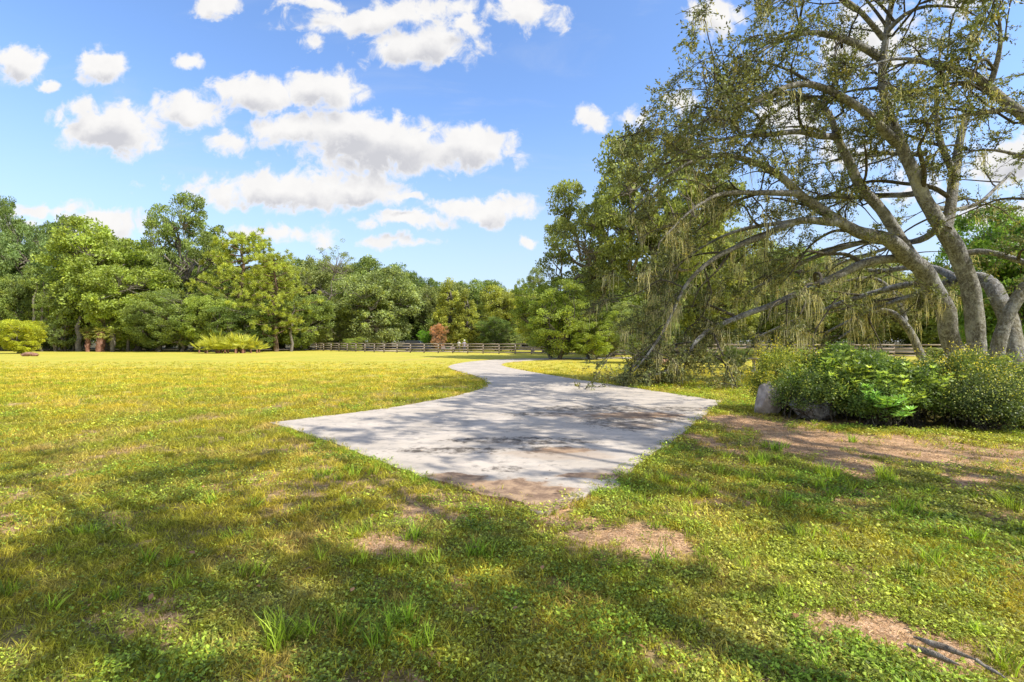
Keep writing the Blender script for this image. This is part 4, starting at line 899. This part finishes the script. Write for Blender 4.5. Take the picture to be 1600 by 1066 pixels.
mb = MB(); mb.tube(np.array([[.45, 0, .8], [.25, 0, 1.1]]), [.02, .02], 8); mb.tube(np.array([[.25 + .08 * math.sin(a) * .6, .17 * math.cos(a), 1.1 + .1 * math.sin(a)] for a in np.linspace(0, 6.28, 17)]), [.014] * 17, 6)
link('steering_wheel', mb.mesh('steering', M['tyre'], True), cart)
for sx in (-.72, .75):
    for sy in (-.45, .45): wheel(cart, sx, sy, .2, .16)

def person(loc, rz, shirt, pants, hat, label, armpose):
    p = thing('person', label, 'person', loc, rz)
    J = {'pelvis': (0, 0, .95, .13), 'belly': (0, 0, 1.1, .125), 'chest': (0, .01, 1.3, .135), 'neckb': (0, 0, 1.45, .07), 'neck': (0, .01, 1.51, .048), 'head': (0, .02, 1.60, .078), 'crown': (0, .01, 1.69, .078),
         'hl': (-.09, 0, .88, .095), 'kl': (-.11, .02, .49, .062), 'al': (-.12, -.02, .09, .042), 'tl': (-.13, .13, .035, .035), 'hr': (.09, 0, .88, .095), 'kr': (.11, .03, .49, .062), 'ar': (.12, -.01, .09, .042), 'tr': (.13, .14, .035, .035),
         'sl': (-.18, 0, 1.41, .062), 'el': (-.25, armpose[0], 1.13, .042), 'wl': (-.26, armpose[0] + .12, .90 + armpose[1], .028), 'fl': (-.26, armpose[0] + .16, .80 + armpose[1], .03),
         'sr': (.18, 0, 1.41, .062), 'er': (.26, .02, 1.14, .042), 'wr': (.26, .12, .92, .028), 'fr': (.26, .15, .81, .03)}
    Ed = [('pelvis', 'belly'), ('belly', 'chest'), ('chest', 'neckb'), ('neckb', 'neck'), ('neck', 'head'), ('head', 'crown'), ('pelvis', 'hl'), ('hl', 'kl'), ('kl', 'al'), ('al', 'tl'), ('pelvis', 'hr'), ('hr', 'kr'), ('kr', 'ar'), ('ar', 'tr'), ('chest', 'sl'), ('sl', 'el'), ('el', 'wl'), ('wl', 'fl'), ('chest', 'sr'), ('sr', 'er'), ('er', 'wr'), ('wr', 'fr')]
    ks = list(J); me = bpy.data.meshes.new('person_body'); me.from_pydata([J[k][:3] for k in ks], [(ks.index(a), ks.index(b)) for a, b in Ed], [])
    o = link('body', me, p); md = o.modifiers.new('skin', 'SKIN')
    for i, k in enumerate(ks): me.skin_vertices[0].data[i].radius = (J[k][3], J[k][3] * .85)
    me.skin_vertices[0].data[0].use_root = True
    ss = o.modifiers.new('sub', 'SUBSURF'); ss.levels = 2; ss.render_levels = 2
    m_, q = mat('person_cloth'); tcn = q.n('ShaderNodeTexCoord'); x_, y_, z_ = q.sep(tcn.outputs['Object'])
    c = q.mix(q.m('GREATER_THAN', z_, .94), rgb(*pants), rgb(*shirt)); c = q.mix(q.m('GREATER_THAN', z_, 1.48), c, rgb(.42, .27, .2))
    arm = q.m('MULTIPLY', q.m('GREATER_THAN', q.m('ABSOLUTE', x_), .205), q.m('LESS_THAN', z_, 1.2)); arm = q.m('MULTIPLY', arm, q.m('GREATER_THAN', z_, .6)); c = q.mix(arm, c, rgb(.42, .27, .2))
    c = q.mix(q.m('LESS_THAN', z_, .08), c, rgb(.05, .045, .04)); finish(q, c, .85, .15); me.materials.append(m_)
    hm = lathe([(.001, 1.80), (.06, 1.785), (.095, 1.73), (.1, 1.68), (.15, 1.665), (.15, 1.66), (.09, 1.66), (.001, 1.66)] if hat else [(.001, 1.79), (.07, 1.77), (.098, 1.70), (.095, 1.62), (.001, 1.61)], 16).mesh('hair', paint('hair_' + label[:6], (.75, .73, .7) if hat else (.16, .11, .07), .8), True)
    link('hat' if hat else 'hair', hm, p, (0, -.015 if not hat else 0.01, 0))
person(((717 - 800) / F * 69, 69, 0), R(150), (.8, .79, .77), (.12, .11, .12), False, 'person in a white shirt standing behind the fence', (.05, .1))
person(((725.5 - 800) / F * 68, 68, 0), R(200), (.34, .30, .42), (.08, .09, .14), True, 'person in a lavender top and white hat standing behind the fence', (.0, 0))

# ------------------------------------------------------------ lawn plants: grass, clover, straw
def scatter(name, label, cat, src_me, pts, scale, color, rot_tilt=.2, seed=0):
    rng = np.random.default_rng(seed)
    src = bpy.data.objects.new(name + '_source', src_me); src.color = (*color, 1)
    N = len(pts); me = bpy.data.meshes.new(name); me.vertices.add(N); me.vertices.foreach_set('co', np.asarray(pts, np.float32).ravel())
    a = me.attributes.new('rot', 'FLOAT_VECTOR', 'POINT'); rv = np.stack([rng.normal(size=N) * rot_tilt * .5, rng.normal(size=N) * rot_tilt * .5, rng.uniform(0, 6.28, N)], 1).astype(np.float32); a.data.foreach_set('vector', rv.ravel())
    b = me.attributes.new('scl', 'FLOAT', 'POINT'); b.data.foreach_set('value', np.asarray(scale, np.float32))
    o = link(name, me, color=color)
    ng = bpy.data.node_groups.new(name + '_scatter', 'GeometryNodeTree')
    ng.interface.new_socket('Geometry', in_out='INPUT', socket_type='NodeSocketGeometry'); ng.interface.new_socket('Geometry', in_out='OUTPUT', socket_type='NodeSocketGeometry')
    q = NT(ng); gi = q.n('NodeGroupInput'); go = q.n('NodeGroupOutput'); ip = q.n('GeometryNodeInstanceOnPoints'); ob = q.n('GeometryNodeObjectInfo'); ob.inputs[0].default_value = src
    r_ = q.n('GeometryNodeInputNamedAttribute', data_type='FLOAT_VECTOR'); r_.inputs[0].default_value = 'rot'
    s_ = q.n('GeometryNodeInputNamedAttribute', data_type='FLOAT'); s_.inputs[0].default_value = 'scl'
    q.set(ip.inputs['Points'], gi.outputs[0]); q.set(ip.inputs['Instance'], ob.outputs['Geometry']); q.set(ip.inputs['Rotation'], r_.outputs[0]); q.set(ip.inputs['Scale'], s_.outputs[0]); q.set(go.inputs[0], ip.outputs[0])
    md = o.modifiers.new('scatter', 'NODES'); md.node_group = ng
    return tag(o, label, cat, None, 'stuff')
def gmat(name, col, nscale, hue, patch=None, pa=.5, trans=.4):
    m_, q = mat(name); at = q.n('ShaderNodeAttribute', attribute_name='tint').outputs['Fac']; geo = q.n('ShaderNodeNewGeometry'); P_ = geo.outputs['Position']
    oi = q.n('ShaderNodeObjectInfo').outputs['Random']
    f = q.m('MULTIPLY_ADD', q.m('POWER', at, 1.4), 1.35, .42); f = q.m('MULTIPLY', f, q.m('MULTIPLY_ADD', oi, .6, .72))
    c = q.mix(q.ramp(q.noise(P_, nscale, 5, .6), .35, .65), rgb(*col), rgb(*hue))
    if patch: c = q.mix(q.m('MULTIPLY', q.ramp(q.noise(P_, nscale * 1.7, 4, .65), .48, .68), pa), c, rgb(*patch))
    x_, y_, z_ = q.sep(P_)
    sunny = q.ramp(q.m('ADD', y_, q.m('MULTIPLY', x_, -.35)), 9, 18); c = q.mix(sunny, c, q.v('MULTIPLY', c, (1.15, 1.12, .95)))  # sunlight put into the blade colour: lighter and warmer over the sunlit lawn
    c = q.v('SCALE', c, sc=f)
    p = q.n('ShaderNodeBsdfPrincipled'); q.set(p.inputs['Base Color'], c); p.inputs['Roughness'].default_value = .5; p.inputs['Specular IOR Level'].default_value = .3
    t = q.n('ShaderNodeBsdfTranslucent'); q.set(t.inputs[0], q.v('MULTIPLY', c, (1.2, 1.2, .6))); mx = q.n('ShaderNodeMixShader'); mx.inputs[0].default_value = trans
    q.set(mx.inputs[1], p.outputs[0]); q.set(mx.inputs[2], t.outputs[0]); o = q.n('ShaderNodeOutputMaterial'); q.set(o.inputs[0], mx.outputs[0]); return m_
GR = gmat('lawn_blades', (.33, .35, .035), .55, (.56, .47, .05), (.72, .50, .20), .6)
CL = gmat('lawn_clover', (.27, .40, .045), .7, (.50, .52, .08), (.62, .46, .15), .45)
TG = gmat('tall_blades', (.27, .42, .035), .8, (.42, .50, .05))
ST = gmat('straw', (.52, .35, .18), .9, (.70, .52, .28), trans=.2)
def blades(seed, n, R0, h0, h1, w, mat_, lean=.6, seg=3):
    rng = np.random.default_rng(seed); mb = MB()
    for i in range(n):
        a = rng.uniform(0, 6.28); r = R0 * math.sqrt(rng.uniform()); b = np.array([math.cos(a) * r, math.sin(a) * r, -.01]); h = rng.uniform(h0, h1)
        la = rng.uniform(0, 6.28); ln = rng.uniform(.1, lean) * h; z = np.linspace(0, 1, seg + 1); cx = math.cos(la); sy = math.sin(la)
        pp = b + np.stack([cx * ln * z ** 1.7, sy * ln * z ** 1.7, h * (z - .25 * z * z * ln / h)], 1); sd = np.array([-sy, cx, 0]); fa = rng.uniform(-.8, .8); sd = sd * math.cos(fa) + np.array([cx, sy, 0]) * math.sin(fa)
        ww = (w * rng.uniform(.7, 1.3) * np.array([.7, 1, .75, .1][:seg + 1]) / 2)[:, None]; V = np.stack([pp - sd * ww, pp + sd * ww], 1).reshape(-1, 3); k = np.arange(seg) * 2
        mb.add(V, np.stack([k, k + 1, k + 3, k + 2], 1), rng.uniform(0, 1))
    return mb.mesh('blades', mat_)
def broad(seed, n, R0, size, mat_):
    rng = np.random.default_rng(seed); mb = MB()
    a = rng.uniform(0, 6.28, n); r = R0 * np.sqrt(rng.uniform(0, 1, n)); h = rng.uniform(.006, .045, n)
    c_ = np.stack([np.cos(a) * r, np.sin(a) * r, h], 1)
    for k in range(3):
        an = rng.uniform(0, 6.28, n); D = np.stack([np.cos(an), np.sin(an), rng.uniform(-.1, .75, n)], 1); l = size * rng.uniform(.6, 1.3, n)
        # leaves nearly flat: width vector horizontal
        B_ = np.stack([-np.sin(an), np.cos(an), rng.uniform(-.3, .3, n)], 1) * l[:, None] * .30; Dn = D / np.linalg.norm(D, axis=1)[:, None] * l[:, None]
        V = np.stack([c_, c_ + Dn * .5 + B_, c_ + Dn, c_ + Dn * .5 - B_], 1).reshape(-1, 3); mb.add(V, np.arange(n * 4).reshape(-1, 4), np.repeat(rng.uniform(0, 1, n), 4))
    return mb.mesh('broad', mat_)
def field(seed, bands, keep, zoff=-.02):
    rng = np.random.default_rng(seed); out = []; sc = []
    for y0, y1, den, s_ in bands:
        area = 2.3 * (y1 * y1 - y0 * y0) / 2 + 3 * (y1 - y0); n = int(area * den); y = rng.uniform(y0, y1, n * 2); x = rng.uniform(-1.16, 1.16, n * 2) * y
        # uniform over the trapezoid
        k = rng.random(n * 2) < (y / y1) * .5 * 2; x = x[k] + rng.uniform(-.6, .6, k.sum()); y = y[k]; x = x[:n]; y = y[:n]
        m_ = keep(x, y, rng); out.append(np.stack([x[m_], y[m_]], 1)); sc.append(s_ * rng.uniform(.7, 1.3, m_.sum()))
    P_ = np.concatenate(out); s_ = np.concatenate(sc)
    dd = pad_dist(P_[:, 0], P_[:, 1]); ins = inside(PADS, P_[:, 0], P_[:, 1]); tipd = np.exp(-((P_[:, 0] - .4) ** 2 + (P_[:, 1] - 4.8) ** 2) / 1.2); ok = ~(ins & (dd > rng.uniform(0, 1, len(dd)) ** 2 * (.13 + .2 * tipd))); P_ = P_[ok]; s_ = s_[ok]; dd = dd[ok]
    xi = np.clip(np.searchsorted(gx, P_[:, 0]) - 1, 0, nx - 2); yi = np.clip(np.searchsorted(gy, P_[:, 1]) - 1, 0, ny - 2)
    fx = (P_[:, 0] - gx[xi]) / (gx[xi + 1] - gx[xi]); fy = (P_[:, 1] - gy[yi]) / (gy[yi + 1] - gy[yi])
    z = (ZZ[yi, xi] * (1 - fx) + ZZ[yi, xi + 1] * fx) * (1 - fy) + (ZZ[yi + 1, xi] * (1 - fx) + ZZ[yi + 1, xi + 1] * fx) * fy
    return np.stack([P_[:, 0], P_[:, 1], z], 1), s_
def bedmask(x, y): return np.hypot((x - 8.6) / 3.0, (y - 10.0) / 1.25) < 1
def k_grass(x, y, r):
    s_ = soil_at(x, y); c_ = vnoise(x + 3, y + 8, .8, 3); right = 1 / (1 + np.exp(-(x - .5) * .8)); p = np.clip((42 - y) / 16, 0, 1) * np.clip(1 - s_ * 1.1, .04, 1) ** 1.6 * np.clip(1.25 - right * .55 + (c_ - .5) * 1.2, .15, 1); return (r.random(len(x)) < p) & ~bedmask(x, y)
def k_clover(x, y, r):
    s_ = soil_at(x, y); c_ = vnoise(x + 3, y + 8, .8, 3); right = 1 / (1 + np.exp(-(x - .5) * .8)); p = np.clip(1 - s_ * 1.1, .03, 1) ** 1.8 * np.clip(.15 + right * .8 - (c_ - .5) * 1.6, .05, 1); return (r.random(len(x)) < p) & ~bedmask(x, y)
def k_straw(x, y, r):
    s_ = soil_at(x, y); return r.random(len(x)) < np.clip(s_ * 1.0 + .10, 0, .9)
def k_tall(x, y, r):
    c_ = vnoise(x + 13, y + 4, .55, 3); return (r.random(len(x)) < np.clip((c_ - .52) * 5, 0, 1)) & ~bedmask(x, y)
p_, s_ = field(1, [(1.9, 4, 420, .8), (4, 7, 250, 1.0), (7, 12, 110, 1.3), (12, 20, 42, 1.7), (20, 28, 20, 1.8), (28, 38, 9, 1.7)], k_grass)
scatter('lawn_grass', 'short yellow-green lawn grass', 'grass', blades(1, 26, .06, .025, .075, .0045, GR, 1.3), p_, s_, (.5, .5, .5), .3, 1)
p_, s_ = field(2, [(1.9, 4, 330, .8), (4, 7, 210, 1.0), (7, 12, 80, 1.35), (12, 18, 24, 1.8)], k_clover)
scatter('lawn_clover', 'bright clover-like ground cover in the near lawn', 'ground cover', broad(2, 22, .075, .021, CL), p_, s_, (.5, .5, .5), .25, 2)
p_, s_ = field(3, [(1.9, 5, 420, .8), (5, 9, 260, 1.0), (9, 16, 70, 1.4)], k_straw)
scatter('dead_grass', 'dry straw and dead grass on the bare patches', 'dead grass', blades(3, 22, .09, .006, .03, .004, ST, 4.5), p_, s_, (.5, .5, .5), .2, 3)
p_, s_ = field(4, [(2, 6, 5, 1), (6, 12, 3, 1.0), (12, 22, 1.2, 1.1)], k_tall)
ex = []
rg = np.random.default_rng(12)
for px, py, n in [(620, 985, 5), (655, 885, 4), (745, 865, 3), (655, 835, 2), (1180, 718, 4), (1205, 700, 4), (1285, 738, 5), (1380, 748, 5), (1420, 790, 3), (1465, 880, 2), (550, 830, 3), (1330, 690, 2), (1540, 780, 3), (430, 985, 3), (505, 985, 3)]:
    x, y, _ = G(px, py)
    for _ in range(n): ex.append((x + rg.normal() * .10, y + rg.normal() * .08, -.03))
ex2 = []
for i in range(170):     # along the pad's left edge
    a, b = np.array(G(440, 668)[:2]), np.array(G(700, 760)[:2]); t = rg.uniform(0, 1); n_ = rg.normal() * .05; p = a + (b - a) * t; ex2.append((p[0] - .03 + n_, p[1] - .05 + n_, -.03))
p_ = np.concatenate([p_, ex, ex2]); s_ = np.concatenate([s_ * .9, rg.uniform(.8, 1.4, len(ex)), rg.uniform(.35, .75, len(ex2))])
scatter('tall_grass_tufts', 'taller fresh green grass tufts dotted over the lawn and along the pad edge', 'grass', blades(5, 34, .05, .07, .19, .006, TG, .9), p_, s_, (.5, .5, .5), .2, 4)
# leaf litter
LM = gmat('dry_leaf', (.30, .15, .06), 3, (.46, .25, .11), trans=.15)
def litter():
    rng = np.random.default_rng(6); mb = MB()
    def put(x, y, z, l):
        N = len(x); c_ = np.stack([x, y, z], 1); an = rng.uniform(0, 6.28, N); D = np.stack([np.cos(an), np.sin(an), rng.uniform(-.1, .35, N)], 1); D /= np.linalg.norm(D, axis=1)[:, None]; B_ = np.stack([-np.sin(an), np.cos(an), rng.uniform(-.3, .3, N)], 1) * (l * .22)[:, None]; Dn = D * l[:, None]
        V = np.stack([c_, c_ + Dn * .5 + B_ + [0, 0, .004], c_ + Dn, c_ + Dn * .5 - B_ + [0, 0, .004]], 1).reshape(-1, 3); mb.add(V, np.arange(N * 4).reshape(-1, 4), np.repeat(rng.uniform(0, 1, N), 4))
    n = 16000; x = rng.uniform(-8, 12, n); y = rng.uniform(2, 14, n); s_ = soil_at(x, y); k = (rng.random(n) < np.clip(s_ * .9 + .02, 0, 1)) & ~inside(PADS, x, y); x, y = x[k], y[k]; put(x, y, np.full(len(x), .002), rng.uniform(.015, .045, len(x)))
    n = 260; x = rng.uniform(-4, 6, n); y = rng.uniform(4.5, 16, n); k = inside(PADS, x, y) & (rng.random(n) < .5); x, y = x[k], y[k]; put(x, y, np.full(len(x), .018), rng.uniform(.02, .045, len(x)))
    n = 24; y = rng.uniform(2.4, 6, n); x = rng.uniform(-1, 1, n) * y; put(x, y, np.full(n, .03), rng.uniform(.05, .085, n))
    return mb.mesh('leaf_litter', LM)
tag(link('leaf_litter', litter()), 'scattered brown fallen leaves on lawn and concrete', 'leaf litter', None, 'stuff')
# weathered wood scraps lower right
x, y, _ = G(1480, 1020)
w1 = MB(); rng = np.random.default_rng(31); w1.tube(curve(np.array([-.09, .10, .02]), np.array([.05, -.10, .03]), rng, 7, .02), [.004, .012, .016, .017, .015, .010, .003], 7, .5, rng, .25)
w1.tube(curve(np.array([.05, -.10, .03]), np.array([.09, -.22, .01]), rng, 5, .02), [.010, .008, .008, .006, .002], 6, .5, rng, .2)
tag(link('wood_scrap', w1.mesh('wood_scrap', M['bark_dead'], True), None, (x, y, 0)), 'longer weathered grey stick lying in the grass at the lower right', 'stick')
w1 = MB(); w1.tube(curve(np.array([-.12, .05, .015]), np.array([0, -.12, .02]), rng, 6, .02), [.003, .012, .015, .014, .010, .003], 7, .5, rng, .25)
tag(link('wood_scrap', w1.mesh('wood_scrap2', M['bark_dead'], True), None, (x - .05, y, 0)), 'shorter grey stick lying just left of the longer one', 'stick')
